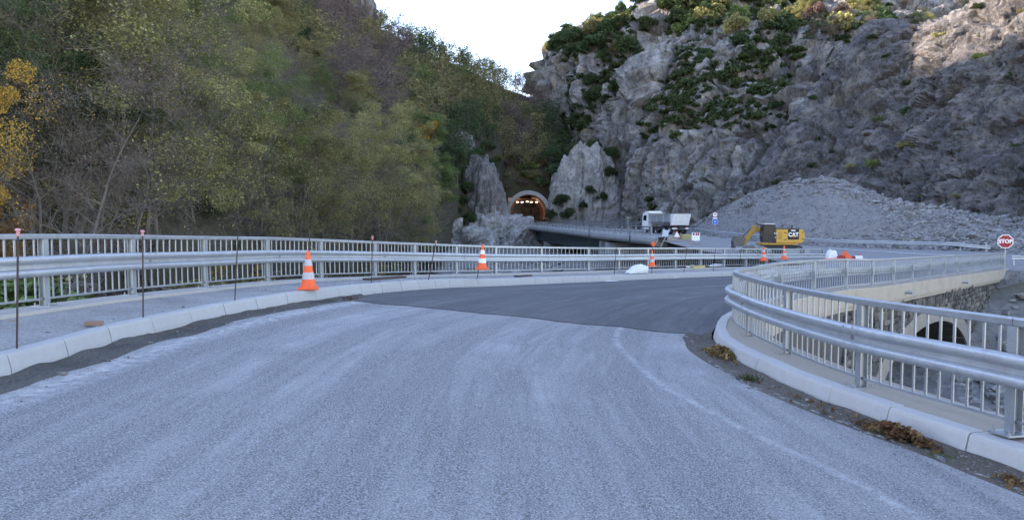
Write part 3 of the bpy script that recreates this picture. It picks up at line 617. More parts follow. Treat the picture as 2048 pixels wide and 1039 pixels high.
def railing(name, label, path, ts, nb, side, beam_ts, splice=2, gap=.07):
    """ts: arc positions of the posts; side: +1 road on the left of the path"""
    base = Vector(path.at(np.array([ts[0]]))[0]); root = thing(name, label, 'railing', base)
    for t in ts:
        p, tg, n = frame_at(path, t, side); rz = math.atan2(n.y, n.x) - math.pi / 2
        o = link('post', POST, root); o.location = p - base; o.rotation_euler = (0, 0, rz + R(random.uniform(-.6, .6)))
        link('base_plate', PLATE, o)
        for x in (-.09, .09):
            for y in (-.09, .14): q = link('anchor_bolt', BOLTS, o); q.location = (x, y, .012)
    # top and bottom rails, bay by bay
    for i in range(len(ts) - 1):
        a, b = ts[i], ts[i + 1]; n_ = max(3, int((b - a) / .35))
        tt = np.linspace(a + (.004 if i % 2 else .0), b - .004, n_)
        q = path.at(tt); nn = path.nor(tt) * side
        def loft(prof, nm, q=q, nn=nn, mat=M['galv']):
            A = np.array([[c + m_ * x + np.array((0, 0, z)) for x, z in prof] for c, m_ in zip(q, nn)]); mb = MB(); mb.grid(A, 0, True); k = len(prof)
            mb.f += [tuple(range(k)), tuple((len(A) - 1) * k + j for j in range(k - 1, -1, -1))]; mb.m += [0, 0]
            return mb.build(nm, mat, root, 30, base)
        loft([(-.05, 1.03), (-.05, 1.085), (-.042, 1.097), (.042, 1.097), (.05, 1.085), (.05, 1.03), (.042, 1.02), (-.042, 1.02)], 'top_rail')
        loft([(-.016, .105), (-.016, .135), (.016, .135), (.016, .105)], 'bottom_rail')
        k = nb[i] if hasattr(nb, '__len__') else nb
        for j in range(k):
            t = a + (b - a) * (j + 1) / (k + 1); p, tg, n = frame_at(path, t, side); rz = math.atan2(n.y, n.x) - math.pi / 2
            o = link('baluster', BAL, root); o.location = p - base; o.rotation_euler = (0, 0, rz)
    for i in range(0, len(beam_ts) - 1):
        a, b = beam_ts[i], beam_ts[i + 1]; tt = np.linspace(a - .14, b + .14, max(8, int((b - a) / .22))); tt = np.clip(tt, 0, path.L)
        q = path.at(tt); nn = path.nor(tt) * side; rows = []
        for k, (c, m_) in enumerate(zip(q, nn)):
            e = .004 if k < 2 else 0.
            fr = [c + m_ * (.112 + x + e) + np.array((0, 0, .62 + z)) for x, z in WB]
            bk = [c + m_ * (.107 + x + e) + np.array((0, 0, .62 + z * .985)) for x, z in WB[::-1]]
            rows.append(fr + bk)
        mb = MB(); mb.grid(np.array(rows), 0, True); k = len(rows[0])
        mb.f += [tuple(range(k)), tuple((len(rows) - 1) * k + j for j in range(k - 1, -1, -1))]; mb.m += [0, 0]
        ob = mb.build('guard_beam', M['galv_beam'], root, 40, base)
        # splice bolts at the end of the segment
        for dt in (-.09, .09):
            p, tg, n = frame_at(path, min(max(b + dt, 0), path.L), side)
            for zz in (.755, .675, .56, .49):
                q = link('splice_bolt', SPL, ob); q.location = p + n * (.19 if zz not in (.675, .56) else .178) + Vector((0, 0, zz)); q.rotation_euler = n.to_track_quat('Z', 'Y').to_euler()
        p, tg, n = frame_at(path, b, side); q = link('washer_plate', WSH, ob); q.location = p + n * .125 + Vector((0, 0, .62)); q.rotation_euler = (0, 0, math.atan2(n.y, n.x) - math.pi / 2)
    return root
tsL = [RL.near(q) for q in RL_pts]
full = [tsL[0] - 2.2 * k for k in range(4, 0, -1)] + tsL[:12]
full += list(np.arange(full[-1] + 2.3, RL.L - .9, 2.35)) + [RL.L - .02]
railing('bridge_railing', 'long galvanised railing with guard beam along the gravel walkway', RL, full, [11] * (len(full) - 1), -1, [full[0]] + [t + .35 for t in full[1:-1:1][::2]] + [RL.L - .1])
tsR = [RR.near(q) for q in RR_post]
nbR = [11] * 9 + [12, 13, 13] + [13] * (len(tsR) - 13)
railing('curved_railing', 'galvanised railing with guard beam curving round the ravine edge', RR, tsR, nbR, 1, [tsR[0], tsR[2], tsR[4] , tsR[6] , tsR[8], tsR[10], tsR[12], tsR[14], tsR[16], tsR[18], tsR[20], tsR[22], tsR[24]])

# ================================================================ STONE WALL WITH ARCH BELOW THE FAR RAILING
wa, wb = RR.near(RR_post[10]), RR.near(RR_post[23]) + .3
tt = np.arange(wa, wb, .4); WT = RR.at(tt); WN = RR.nor(tt)
wall = thing('stone_wall', 'rubble stone retaining wall with a small arch under the curved railing', 'wall', RR.at(np.array([wa]))[0] + np.array((0, 0, -8)))
wb_ = wall.location.copy()
ARC_T = RR.near(P(1862, 557, 35.8)); ARC_A = 9.2; ARC_B = 3.75; ARC_Z = -7.0
def wallpt(t, z, o=0.):
    q = RR.at(np.atleast_1d(t)); n = RR.nor(np.atleast_1d(t)); r = q - n * (.02 + o); r[:, 2] = z; return r
# backing face with the opening left free
mb = MB(); ta = np.arange(wa, wb, .2)
def arch_h(t):
    d = abs(t - ARC_T) / ARC_A; return ARC_Z + ARC_B * math.sqrt(max(0, 1 - d * d)) if d < 1 else None
for t0, t1 in zip(ta[:-1], ta[1:]):
    tm = (t0 + t1) / 2; h = arch_h(tm); zb = -8.5 if h is None else h
    top = float(RR.at(np.array([tm]))[0][2]) - .6
    z_ = np.linspace(zb, top, 3); A = np.array([[wallpt(t0, z)[0], wallpt(t1, z)[0]] for z in z_]); mb.grid(A)
mb.build('mortar_face', M['mortar'], wall, False, wb_)
ring = MB(); A = []
for a in np.linspace(-.12, math.pi + .12, 26):
    A.append([wallpt(ARC_T - math.cos(a) * (ARC_A + e * 1.7), ARC_Z + math.sin(a) * (ARC_B + e), o)[0] for e, o in ((0, -.6), (0, .10), (.72, .10), (.72, 0))])
ring.grid(np.array(A)); ring.build('arch_ring', M['arch_conc'], wall, False, wb_)
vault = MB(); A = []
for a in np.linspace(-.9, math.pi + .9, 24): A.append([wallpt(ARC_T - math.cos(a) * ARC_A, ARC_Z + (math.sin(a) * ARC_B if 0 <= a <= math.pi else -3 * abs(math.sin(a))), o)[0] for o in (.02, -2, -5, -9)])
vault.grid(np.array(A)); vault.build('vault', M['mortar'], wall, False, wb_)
def masonry(mat, n=8):
    out = []
    for k in range(n):
        r_ = np.random.default_rng(500 + k); bm = bmesh.new(); bmesh.ops.create_cube(bm, size=1)
        bmesh.ops.subdivide_edges(bm, edges=bm.edges[:], cuts=1, use_grid_fill=True)
        for q in bm.verts:
            c = np.array(q.co); q.co = Vector(c * (1 - .16 * (np.abs(c).max() > .49) * (np.sort(np.abs(c))[1] > .4)) + r_.normal(0, .055, 3))
        me = bpy.data.meshes.new('stone'); bm.to_mesh(me); bm.free(); me.materials.append(mat); out.append(me)
    return out
def stonemat():
    m = N('wall_stone'); a = m.noise(2.2, 6, .7); b = m.noise(11, 5, .7)
    c = m.ramp(m.rand(), [(0, (.06, .056, .052)), (.4, (.10, .092, .082)), (.75, (.15, .134, .115)), (1, (.22, .2, .172))])
    c = m.mix(m.ramp(b, [(.3, .55), (.6, 0)]), c, (.06, .058, .05)); c = m.mix(m.ramp(a, [(.55, 0), (.75, .5)]), c, (.19, .165, .13))
    return m.pbr(c, .95, 0, m.bump(b, .7, .03), .2)
STN = masonry(stonemat())
n_st = 0; z = -.75; stones = []
t_lo, t_hi = RR.near(RR_post[13]) - .5, wb - .1
while z > -7.2:
    h = random.uniform(.24, .40); t = t_lo + random.uniform(0, .3)
    while t < t_hi:
        w = random.uniform(.3, .75); tm = t + w / 2; top = float(RR.at(np.array([tm]))[0][2]) - .66; zz = z - h / 2 + .06 * math.sin(tm * .9)
        d = math.hypot((tm - ARC_T) / (ARC_A + 1.3 + w * .4), (zz - ARC_Z) / (ARC_B + .75))
        if zz + h / 2 < top and d > 1 and zz > ARC_Z - .6: stones.append((tm, zz, w, h))
        t += w
    z -= h
stones = stones[:300] if len(stones) <= 300 else stones
print('wall stones', len(stones))
stones.sort(key=lambda s_: -s_[1])
for tm, zz, w, h in stones[:300]:
    o = link('stone', random.choice(STN), wall); tg = RR.tan(np.array([tm]))[0]
    o.location = Vector(wallpt(tm, zz, random.uniform(-.09, -.03))[0]) - wb_; o.rotation_euler = (random.uniform(-.05, .05), random.uniform(-.06, .06) + random.choice((0, math.pi)), math.atan2(tg[1], tg[0])); o.scale = (w * 1.04, .34, h * 1.06)
if len(stones) > 300:
    mb = MB()
    for tm, zz, w, h in stones[300:]:
        tg = RR.tan(np.array([tm]))[0]; me = random.choice(STN); Mx = Matrix.Translation(Vector(wallpt(tm, zz, -.06)[0])) @ Matrix.Rotation(math.atan2(tg[1], tg[0]), 4, 'Z') @ Matrix.Diagonal((w * 1.04, .34, h * 1.06, 1))
        mb.add([Mx @ q.co for q in me.vertices], [tuple(f.vertices) for f in me.polygons])
    stuff(mb.build('small_stones', STN[0].materials[0], wall, False, wb_))
for u, v in ((1787, 586), (1918, 568)):       # weep pipes in the edge beam
    tq = RR.near(P(u, v, 32 if u < 1850 else 40)); q = Vector(wallpt(tq, 0, .15)[0]); q.z = float(RR.at(np.array([tq]))[0][2]) - .38; n_ = Vector(RR.nor(np.array([tq]))[0]) * -1
    mb = MB(); mb.tube([q, q + n_ * .35], .07, 10); mb.build('drain_pipe', M['galv'], wall, 30, wb_)

# ================================================================ BRIDGE TO THE TUNNEL
bA, bB = np.array((-.5, 186.)), np.array((14.6, 75.))
br = thing('road_bridge', 'concrete deck bridge on dark green girders leading into the tunnel', 'bridge', (bA[0], bA[1], -4))
bb = br.location.copy()
def bpt(f, o, dz):      # f: 0 at the tunnel, 1 at the near abutment; o: metres to the right of the near edge
    p = bA + (bB - bA) * f; d = (bB - bA) / np.linalg.norm(bB - bA); n = np.array((-d[1], d[0]))   # towards +x
    q = p + n * o; return np.array((q[0], q[1], float(HR([p + n * max(o, 0)])[0]) + dz))
fs = np.linspace(0, 1, 24)
def bloft(nm, prof, mat, f0=0., f1=1., closed=True, n=24):
    A = np.array([[bpt(f, o, dz) for o, dz in prof] for f in np.linspace(f0, f1, n)]); mb = MB(); mb.grid(A, 0, closed); k = len(prof)
    if closed: mb.f += [tuple(range(k)), tuple((n - 1) * k + j for j in range(k - 1, -1, -1))]; mb.m += [0, 0]
    return mb.build(nm, mat, br, 30, bb)
bloft('deck_edge', [(.5, .14), (.0, .16), (-.22, .10), (-.34, -.12), (-.34, -.42), (-.2, -.66), (.1, -.78), (1.2, -.7), (1.2, -.25), (.5, -.06)], M['bridge_conc'])
bloft('deck', [(1.2, -.25), (12.1, -.25), (12.1, -.6), (1.2, -.7)], M['bridge_conc'], 0, .82)
bloft('girder', [(1.25, -.71), (2.0, -.71), (2.0, -2.75), (1.25, -2.75)], M['steel_green'], 0.0, .80)
bloft('girder', [(8.5, -.71), (9.2, -.71), (9.2, -2.6), (8.5, -2.6)], M['steel_green'], 0.0, .70)
# abutment and piers
def bbox_at(nm, f, o, w, l, z0, z1, mat=M['bridge_conc']):
    d = (bB - bA) / np.linalg.norm(bB - bA); q = bpt(f, o, 0); mb = MB(); mb.bbox((q[0], q[1], (z0 + z1) / 2), (w, l, z1 - z0), .05, Matrix.Rotation(math.atan2(d[1], d[0]) + math.pi / 2, 3, 'Z')); return mb.build(nm, mat, br, 30, bb)
bbox_at('pier', .06, 4.6, 9.5, 1.6, -5.5, .28); bbox_at('pier', .035, .9, 2.2, 2.6, -5.5, -.2); bbox_at('pier', .40, 4.6, 8, 1.2, -6, -2.1); bbox_at('abutment', .83, 5.5, 11, 2.0, -6, -.9); bbox_at('abutment', .79, 0.9, 1.2, 1.2, -6, -.75)
# barrier posts and rails, near side and far side
mb = MB(); mb.prism([(-.16, 0), (.16, 0), (.10, .35), (.07, .98), (-.05, .98), (-.10, .35)], -.06, .06, 'y'); BP = mb.mesh('barrier_post', M['galv_dark'])
for o_, f1, sp in ((.05, .985, 2.6), (12.0, .72, 2.6)):
    n = int(111 * f1 / sp); pts = [bpt(f, o_, .15) for f in np.linspace(.0, f1, n)]
    for q in pts:
        o = link('barrier_post', BP, br); o.location = Vector(q) - bb; d = bB - bA; o.rotation_euler = (0, 0, math.atan2(d[1], d[0]) + math.pi / 2)
    for hz, r in ((.95, .075), (.62, .05), (.36, .05)):
        mb = MB(); mb.tube([Vector(q) + Vector((0, 0, hz)) for q in pts], r, 6); mb.build('barrier_rail', M['galv_dark'], br, 40, bb)
# dangling drain hoses over the deck edge
for f in (.76, .93):
    q = Vector(bpt(f, -.42, 0)); mb = MB(); mb.tube([q + Vector((.1, 0, .6)), q + Vector((0, 0, 0)), q + Vector((0, 0, -1.6)), q + Vector((.15, 0, -3.4))], .05, 6); mb.build('drain_hose', plain('hose_rubber' + str(f), (.05, .06, .05)), br, 40, bb)

# ---- tunnel
TX, TY = 4.55, 205.0; TZ = hr(6, 200) + .05
tun = thing('tunnel_portal', 'round concrete tunnel mouth with a row of lit lamps inside', 'tunnel', (TX, TY, TZ))
def arch_pts(w, h, n=30, k=1.):
    # slightly stilted horseshoe
    return [(math.cos(a) * w, max(-1.0, math.sin(a) * w * k + h)) for a in np.linspace(-.35, math.pi + .35, n)]
mb = MB(); ro, ri = 6.15, 5.1
A = []
for (r_, y, cz) in ((ri, 60, 2.8), (ri, .15, 2.8), (ri, 0, 2.8), (ro, 0, 2.85), (ro, 5.5, 2.85)):
    A.append([(x, y, z) for x, z in arch_pts(r_, cz)])
A = np.array(A); mb.grid(A[1:]); mb.build('portal_ring', M['portal_conc'], tun, 30)
def tunwall():
    m = N('tunnel_lining'); a = m.noise(.5, 5, .6); c = m.mix(a, (.2, .09, .06), (.3, .16, .11)); return m.pbr(c, .8)
mb = MB(); mb.grid(np.array([[(x, y, z) for x, z in arch_pts(ri, 2.8)] for y in (.15, 8, 20, 40, 60)])); mb.build('lining', tunwall(), tun, True)
mb = MB(); mb.box((0, 60.3, 3), (13, .4, 14)); mb.build('bend_wall', M['portal_conc'], tun)
mb = MB(); mb.box((0, 28, -.06), (9.5, 66, .1)); mb.build('carriageway', M['road_main'], tun)
for s_ in (-1, 1): mb = MB(); mb.bbox((s_ * 4.35, 28, .08), (1.1, 64, .3), .03); mb.build('side_walk', M['bridge_conc'], tun)
def emit(name, col, st):
    m = N(name); e = m.n('ShaderNodeEmission'); m.set(e, 0, col); m.set(e, 1, st); m.t.links.new(e.outputs[0], m.out.inputs[0]); return m.mat
lampm = emit('lamp_glow', (1, .86, .66), 2.2)
for k, x in enumerate((-2.9, -1.5, 0, 1.3, 2.8)):
    mb = MB(); mb.bbox((x, 16 + (k % 2) * 3, 6.35 - abs(x) * .05), (.62, 1.4, .12), .02); lm = mb.build('lamp', lampm, tun); mb = MB(); mb.box((x, 16 + (k % 2) * 3, 6.55 - abs(x) * .05), (.1, .1, .35)); mb.build('lamp_bracket', M['galv'], tun)
for k, y in enumerate((10, 24, 42)):
    pl = bpy.data.lights.new('tunnel_lamp', 'POINT'); pl.energy = 16; pl.color = (1, .72, .45); pl.shadow_soft_size = .3; po = bpy.data.objects.new('tunnel_lamp', pl); C.objects.link(po); po.parent = tun; po.location = (0, y, 5.6)

# ================================================================ BARRIER ALONG THE BACK OF THE MAIN ROAD
bp = Path([(q[0], q[1], 0) for q in ((42.3, 65.4), (40.6, 66.4), (36.9, 70.4), (31.9, 75.4), (29.5, 80.2), (27.5, 85.4), (25.7, 92), (24.5, 100), (23.0, 108), (21.4, 118))])
gb = thing('roadside_barrier', 'galvanised guard rail at the foot of the rubble heap', 'guard rail', (40.6, 66.4, -1)); gbl = gb.location.copy()
mb = MB(); mb.box((0, 0, .33), (.10, .06, .75)); GP = mb.mesh('post', M['galv'])
for t in np.arange(.3, bp.L, 2.): q = bp.at(np.array([t]))[0]; q[2] = hr(q[0], q[1]); o = link('post', GP, gb); o.location = Vector(q) - gbl; tg = bp.tan(np.array([t]))[0]; o.rotation_euler = (0, 0, math.atan2(tg[1], tg[0]))
t0 = 0
while t0 < bp.L - .5:
    t1 = min(t0 + 4, bp.L); tt = np.linspace(t0, t1, 6); q = bp.at(tt); q[:, 2] = HR(q) - (.25 * np.clip(1 - tt / 3, 0, 1)); nn = bp.nor(tt)
    A = np.array([[c + m_ * (.05 + x) + np.array((0, 0, .6 + z)) for x, z in WB] + [c + m_ * (.045 + x) + np.array((0, 0, .6 + z)) for x, z in WB[::-1]] for c, m_ in zip(q, nn)]); mb = MB(); mb.grid(A, 0, True); mb.build('guard_beam', M['galv_beam'], gb, 40, gbl); t0 += 4

# ================================================================ VEGETATION
def leafmat(name, c0, c1, c2, trans=.22, clump=.5):
    m = N(name); r = m.rand(); a = m.noise(clump, 4, .6); b = m.noise(6, 3, .7)
    col = m.ramp(m.math('ADD', m.math('MULTIPLY', a, .6), m.math('MULTIPLY', b, .4)), [(.34, c0), (.5, c1), (.66, c2)])
    hs = m.n('ShaderNodeHueSaturation'); m.set(hs, 'Color', col); m.set(hs, 'Hue', m.math('ADD', .48, m.math('MULTIPLY', r, .04))); m.set(hs, 'Value', m.math('ADD', .8, m.math('MULTIPLY', r, .45)))
    d = m.n('ShaderNodeBsdfDiffuse'); t = m.n('ShaderNodeBsdfTranslucent'); m.set(d, 0, hs.outputs[0]); m.set(t, 0, hs.outputs[0])
    mx = m.n('ShaderNodeMixShader'); m.set(mx, 0, trans); m.t.links.new(d.outputs[0], mx.inputs[1]); m.t.links.new(t.outputs[0], mx.inputs[2]); m.t.links.new(mx.outputs[0], m.out.inputs[0]); return m.mat
LM = {'olive': leafmat('olive_leaves', (.14, .138, .06), (.25, .238, .108), (.4, .36, .165)),
      'green': leafmat('green_leaves', (.075, .105, .04), (.135, .175, .066), (.22, .25, .1)),
      'brown': leafmat('brown_leaves', (.105, .08, .074), (.17, .13, .115), (.24, .185, .145)),
      'yellow': leafmat('yellow_leaves', (.2, .115, .03), (.37, .215, .055), (.5, .33, .1)),
      'orange': leafmat('orange_leaves', (.26, .11, .02), (.42, .2, .04), (.5, .28, .06)),
      'dark': leafmat('evergreen_leaves', (.028, .048, .027), (.06, .09, .042), (.115, .145, .066), .25),
      'grass': leafmat('grass_blades', (.05, .075, .02), (.1, .13, .04), (.2, .2, .08))}
BARK = plain('bark', (.11, .098, .082), .95, 0, .35, 8., .6)
BARK2 = plain('pale_bark', (.13, .115, .1), .95, 0, .3, 8., .5)
class Soup:
    """numpy collector of tubes and leaves"""
    def __init__(s): s.V = []; s.F = []; s.n = 0
    def add(s, V, F): s.V.append(V); s.F.append(F + s.n); s.n += len(V)
    def tubes(s, A, B, ra, rb, k=3):
        A, B = np.asarray(A), np.asarray(B); n = len(A); d = B - A; d = d / (np.linalg.norm(d, axis=1, keepdims=True) + 1e-9)
        h = np.where(np.abs(d[:, 2:3]) < .9, np.array([[0, 0, 1.]]), np.array([[1., 0, 0]])); x = np.cross(d, h); x /= np.linalg.norm(x, axis=1, keepdims=True) + 1e-9; y = np.cross(d, x)
        V = np.zeros((n, 2 * k, 3))
        for j in range(k):
            o = x * math.cos(2 * math.pi * j / k) + y * math.sin(2 * math.pi * j / k); V[:, j] = A + o * np.reshape(ra, (-1, 1)); V[:, k + j] = B + o * np.reshape(rb, (-1, 1))
        f = np.array([(j, (j + 1) % k, k + (j + 1) % k, k + j) for j in range(k)]); s.add(V.reshape(-1, 3), (f[None] + (np.arange(n) * 2 * k)[:, None, None]).reshape(-1, 4))
    def leaves(s, Pn, size, r_, flat=.35):
        n = len(Pn); nr = r_.normal(size=(n, 3)) * np.array((1, 1, 1)); nr[:, 2] = np.abs(nr[:, 2]) + flat; nr /= np.linalg.norm(nr, axis=1, keepdims=True)
        a = np.cross(nr, r_.normal(size=(n, 3))); a /= np.linalg.norm(a, axis=1, keepdims=True) + 1e-9; b = np.cross(nr, a)
        L = size * r_.uniform(.6, 1.35, (n, 1)); w = L * r_.uniform(.5, .8, (n, 1))
        V = np.stack([Pn - a * L * .5, Pn + b * w * .5 + nr * L * .1, Pn + a * L * .5, Pn - b * w * .5 + nr * L * .08], 1); s.add(V.reshape(-1, 3), (np.arange(n * 4).reshape(-1, 4)))
    def mesh(s, name, mat): return npmesh(name, np.concatenate(s.V), np.concatenate(s.F), mat, False)
def tree_proto(seed, H=10., spread=.36, nl=16, nsub=6, ntw=5, leaves=5000, lsize=.2, stems=1, lo=.2, shape='round', leafspread=.5, bark=BARK, kind='olive', one=False, clumps=34, crad=.85):
    r_ = np.random.default_rng(seed); w = Soup(); lf = Soup(); tips = []; rad = H * .011
    for st in range(stems):
        lean = r_.normal(0, .10 + .10 * (stems > 1), 2); k = 8; zz = np.linspace(0, H * r_.uniform(.82, .95), k)
        tr = np.column_stack([lean[0] * zz + H * .012 * np.cumsum(r_.normal(size=k)), lean[1] * zz + H * .012 * np.cumsum(r_.normal(size=k)), zz]); tr[0, :2] = r_.normal(0, .3 * (stems > 1), 2)
        rr = rad * (1.15 - np.linspace(0, 1, k)) / (1 + .35 * (stems - 1)); w.tubes(tr[:-1], tr[1:], rr[:-1], rr[1:], 5)
        for i in range(nl):
            f = lo + (1 - lo) * (i + r_.uniform(0, 1)) / nl; z0 = f * tr[-1, 2]; b0 = np.array([np.interp(z0, tr[:, 2], tr[:, c]) for c in range(3)])
            if shape == 'round': prof = math.sqrt(max(.05, 1 - ((f - .5) / .58) ** 2))
            elif shape == 'cone': prof = 1.08 - f
            else: prof = .45 + .55 * f if f < .8 else 1.
            az = i * 2.4 + r_.uniform(-.6, .6); up = r_.uniform(.25, .75) + .6 * (f > .8); L = H * spread * prof * r_.uniform(.65, 1.2)
            d = np.array((math.cos(az), math.sin(az), up)); d /= np.linalg.norm(d); pts = [b0]
            for q in range(3): d = d + r_.normal(0, .18, 3) + np.array((0, 0, .06)); d /= np.linalg.norm(d); pts.append(pts[-1] + d * L / 3)
            pts = np.array(pts); r0 = rad * .42 * (1.1 - f); w.tubes(pts[:-1], pts[1:], [r0, r0 * .7, r0 * .45], [r0 * .7, r0 * .45, r0 * .2], 3)
            for j in range(nsub):
                g = r_.uniform(.3, 1.); b1 = np.array([np.interp(g * 3, range(4), pts[:, c]) for c in range(3)]); d1 = d * .5 + r_.normal(0, .65, 3) + np.array((0, 0, .25)); d1 /= np.linalg.norm(d1); l1 = L * r_.uniform(.25, .5); e1 = b1 + d1 * l1
                w.tubes([b1], [e1], [r0 * .35], [r0 * .1], 3)
                bb_ = b1 + d1 * l1 * r_.uniform(.3, 1, (ntw, 1)); dd = d1 * .6 + r_.normal(0, .6, (ntw, 3)); dd /= np.linalg.norm(dd, axis=1, keepdims=True); ee = bb_ + dd * l1 * r_.uniform(.4, .8, (ntw, 1))
                w.tubes(bb_, ee, np.full(ntw, max(r0 * .14, H * .0006)), np.full(ntw, max(.006, H * .0004)), 3); tips.append(np.concatenate([bb_, ee, (bb_ + ee) / 2, e1[None]]))
    tips = np.concatenate(tips); 
    if leaves:
        # leafy and bare branches: pick tips with a clumpy probability
        hh_ = tips[:, 2] / H; rr_ = np.sqrt(tips[:, 0] ** 2 + tips[:, 1] ** 2) / (H * spread); pr = np.clip(.5 + 1.3 * fbm(tips / (H * .11), 2, seed), .015, 1) * (.12 + np.clip(hh_, 0, 1) ** 1.3 + .35 * np.clip(rr_, 0, 1)); pk = r_.choice(len(tips), leaves, p=pr / pr.sum())
        # most leaves gather in clumps near the crown's outside, the rest follow the twigs
        nc = clumps; ci = r_.choice(len(tips), nc, p=pr / pr.sum()); m_ = r_.uniform(size=leaves) < .72; cc = tips[ci]; ck = r_.integers(0, nc, leaves)
        dv = r_.normal(size=(leaves, 3)); dv /= np.linalg.norm(dv, axis=1, keepdims=True); dv *= (r_.uniform(.15, 1, (leaves, 1)) ** .45) * (crad * (.55 + .9 * ((ci[ck] * 7919) % 97)[:, None] / 97.)); dv[:, 2] *= .62
        pts_ = np.where(m_[:, None], cc[ck] + dv, tips[pk] + r_.normal(0, leafspread, (leaves, 3)) * np.array((1, 1, .7)))
        lf.leaves(pts_, lsize, r_, .8)
    if one:
        V = np.concatenate(w.V + lf.V); F1 = np.concatenate(w.F); F2 = np.concatenate(lf.F) + w.n; me = npmesh('tree', V, np.concatenate([F1, F2]), [bark, LM[kind]], False)
        mi = np.zeros(len(F1) + len(F2), np.int32); mi[len(F1):] = 1; me.polygons.foreach_set('material_index', mi); return me
    return w.mesh('trunk', bark), (lf.mesh('crown', LM[kind]) if leaves else None)
def slotmat(o, i, mat): o.material_slots[i].link = 'OBJECT'; o.material_slots[i].material = mat
# prototypes: near trees (trunk + crown), far trees (one mesh), shrubs
near_p = [tree_proto(900 + k, 11, .34, 20, 7, 6, 26000, .10, (1, 2, 2, 1, 2)[k], .3, ('round', 'vase', 'round', 'round', 'round')[k], .2, BARK2 if k % 2 else BARK) for k in range(5)]
bare_p = [tree_proto(930 + k, 10, .32, 22, 8, 7, 3800, .1, 2 + k, .15, 'vase', .25, BARK2, 'brown') for k in range(2)]
far_p = [tree_proto(950 + k, 9.5, .36, 14, 5, 4, 9500, .2, (1, 2, 1, 1)[k], .3, ('round', 'round', 'vase', 'round')[k], .33, BARK2, 'olive', True) for k in range(4)]
farbare_p = [tree_proto(970 + k, 9, .34, 16, 6, 5, 3200, .2, 2, .15, 'vase', .4, BARK2, 'brown', True) for k in range(2)]
def shrub_proto(seed, kind='dark', n=2600, size=.2, lumps=14, flat=.75):
    """dense evergreen shrub, 1 m radius units: leaf shells on several lobes, with stems"""
    r_ = np.random.default_rng(seed); s = Soup(); c = r_.normal(size=(lumps, 3)); c /= np.linalg.norm(c, axis=1, keepdims=True); c *= r_.uniform(.25, .75, (lumps, 1)); c[:, 2] = np.abs(c[:, 2]) * flat + .25; rad = r_.uniform(.22, .48, lumps)
    w = Soup(); w.tubes(np.zeros((lumps, 3)), c, np.full(lumps, .03), np.full(lumps, .012), 3)
    k = r_.integers(0, lumps, n); d = r_.normal(size=(n, 3)); d /= np.linalg.norm(d, axis=1, keepdims=True); d[:, 2] = np.where(d[:, 2] < -.3, -d[:, 2], d[:, 2])
    s.leaves(c[k] + d * (rad[k] * r_.uniform(.55, 1.08, n))[:, None], size, r_)
    V = np.concatenate(w.V + s.V); F1 = np.concatenate(w.F); F2 = np.concatenate(s.F) + w.n; me = npmesh('shrub', V, np.concatenate([F1, F2]), [BARK, LM[kind]], False)
    mi = np.zeros(len(F1) + len(F2), np.int32); mi[len(F1):] = 1; me.polygons.foreach_set('material_index', mi); return me
shrub_p = [shrub_proto(1000 + k, 'dark', 2600, .13) for k in range(5)]
thin_p = [shrub_proto(1020 + k, 'olive', 1100, .10) for k in range(3)]

def zone(pos, h):
    u, v = to_px((pos[0], pos[1], pos[2] + h * .6)); sky = np.interp(u, (0, 400, 600, 750, 850, 930, 1000, 1050, 1090, 1250), (-380, -235, -95, 5, 72, 100, 130, 160, 200, 380))
    if v < sky + 45: return 'on the crest against the sky'
    if u > 985 and v > 210: return 'above and beside the tunnel'
    if u > 840: return 'on the far slope left of the tunnel'
    if pos[1] < 42: return 'just behind the walkway railing'
    if pos[1] < 75: return 'low on the left hillside'
    if pos[1] < 130: return 'halfway up the left hillside'
    return 'on the upper left hillside'
KW = {'olive': 'thin olive yellow autumn tree', 'green': 'leafy green tree', 'brown': 'nearly bare grey brown tree', 'dark': 'dark evergreen tree', 'yellow': 'yellow leaved tree', 'orange': 'orange leaved tree'}
def lab(kind, pos, h):
    sz = 'tall ' if h > 9.8 else ('' if h > 7.8 else 'small '); t = sz + KW[kind] + ' ' + zone(pos, h); return t, t + ' group'
def put_near(pos, h, kind, label=None, proto=None):
    tr, cr = proto or (random.choice(bare_p) if kind == 'brown' else random.choice(near_p))
    lb, gr = lab(kind, pos, h); t = thing('tree', label or lb, 'tree', pos, random.uniform(0, 6.28), None if label else gr); t.scale = (h / 11 * random.uniform(.9, 1.15), h / 11 * random.uniform(.9, 1.15), h / 11)
    a = link('trunk', tr, t); 
    if cr: b = link('crown', cr, t); slotmat(b, 0, LM[kind])
    return t
def put_far(pos, h, kind):
    if kind == 'dark': me = random.choice(far_p)
    else: me = random.choice(farbare_p) if kind == 'brown' else random.choice(far_p)
    o = link('tree', me); lb, gr = lab(kind, pos, h); tag(o, lb, 'tree', gr); slotmat(o, 1, LM[kind]); o.location = pos; o.rotation_euler = (0, 0, random.uniform(0, 6.28)); o.scale = (h / 9.5 * random.uniform(.95, 1.25), h / 9.5 * random.uniform(.95, 1.25), h / 9.5); return o
def to_px(p):
    x, y, z = p[0], p[1], p[2] - CAM.z; yc = y * CP_ - z * SP_; zc = y * SP_ + z * CP_
    return CX + F_PX * x / yc, CY - F_PX * zc / yc
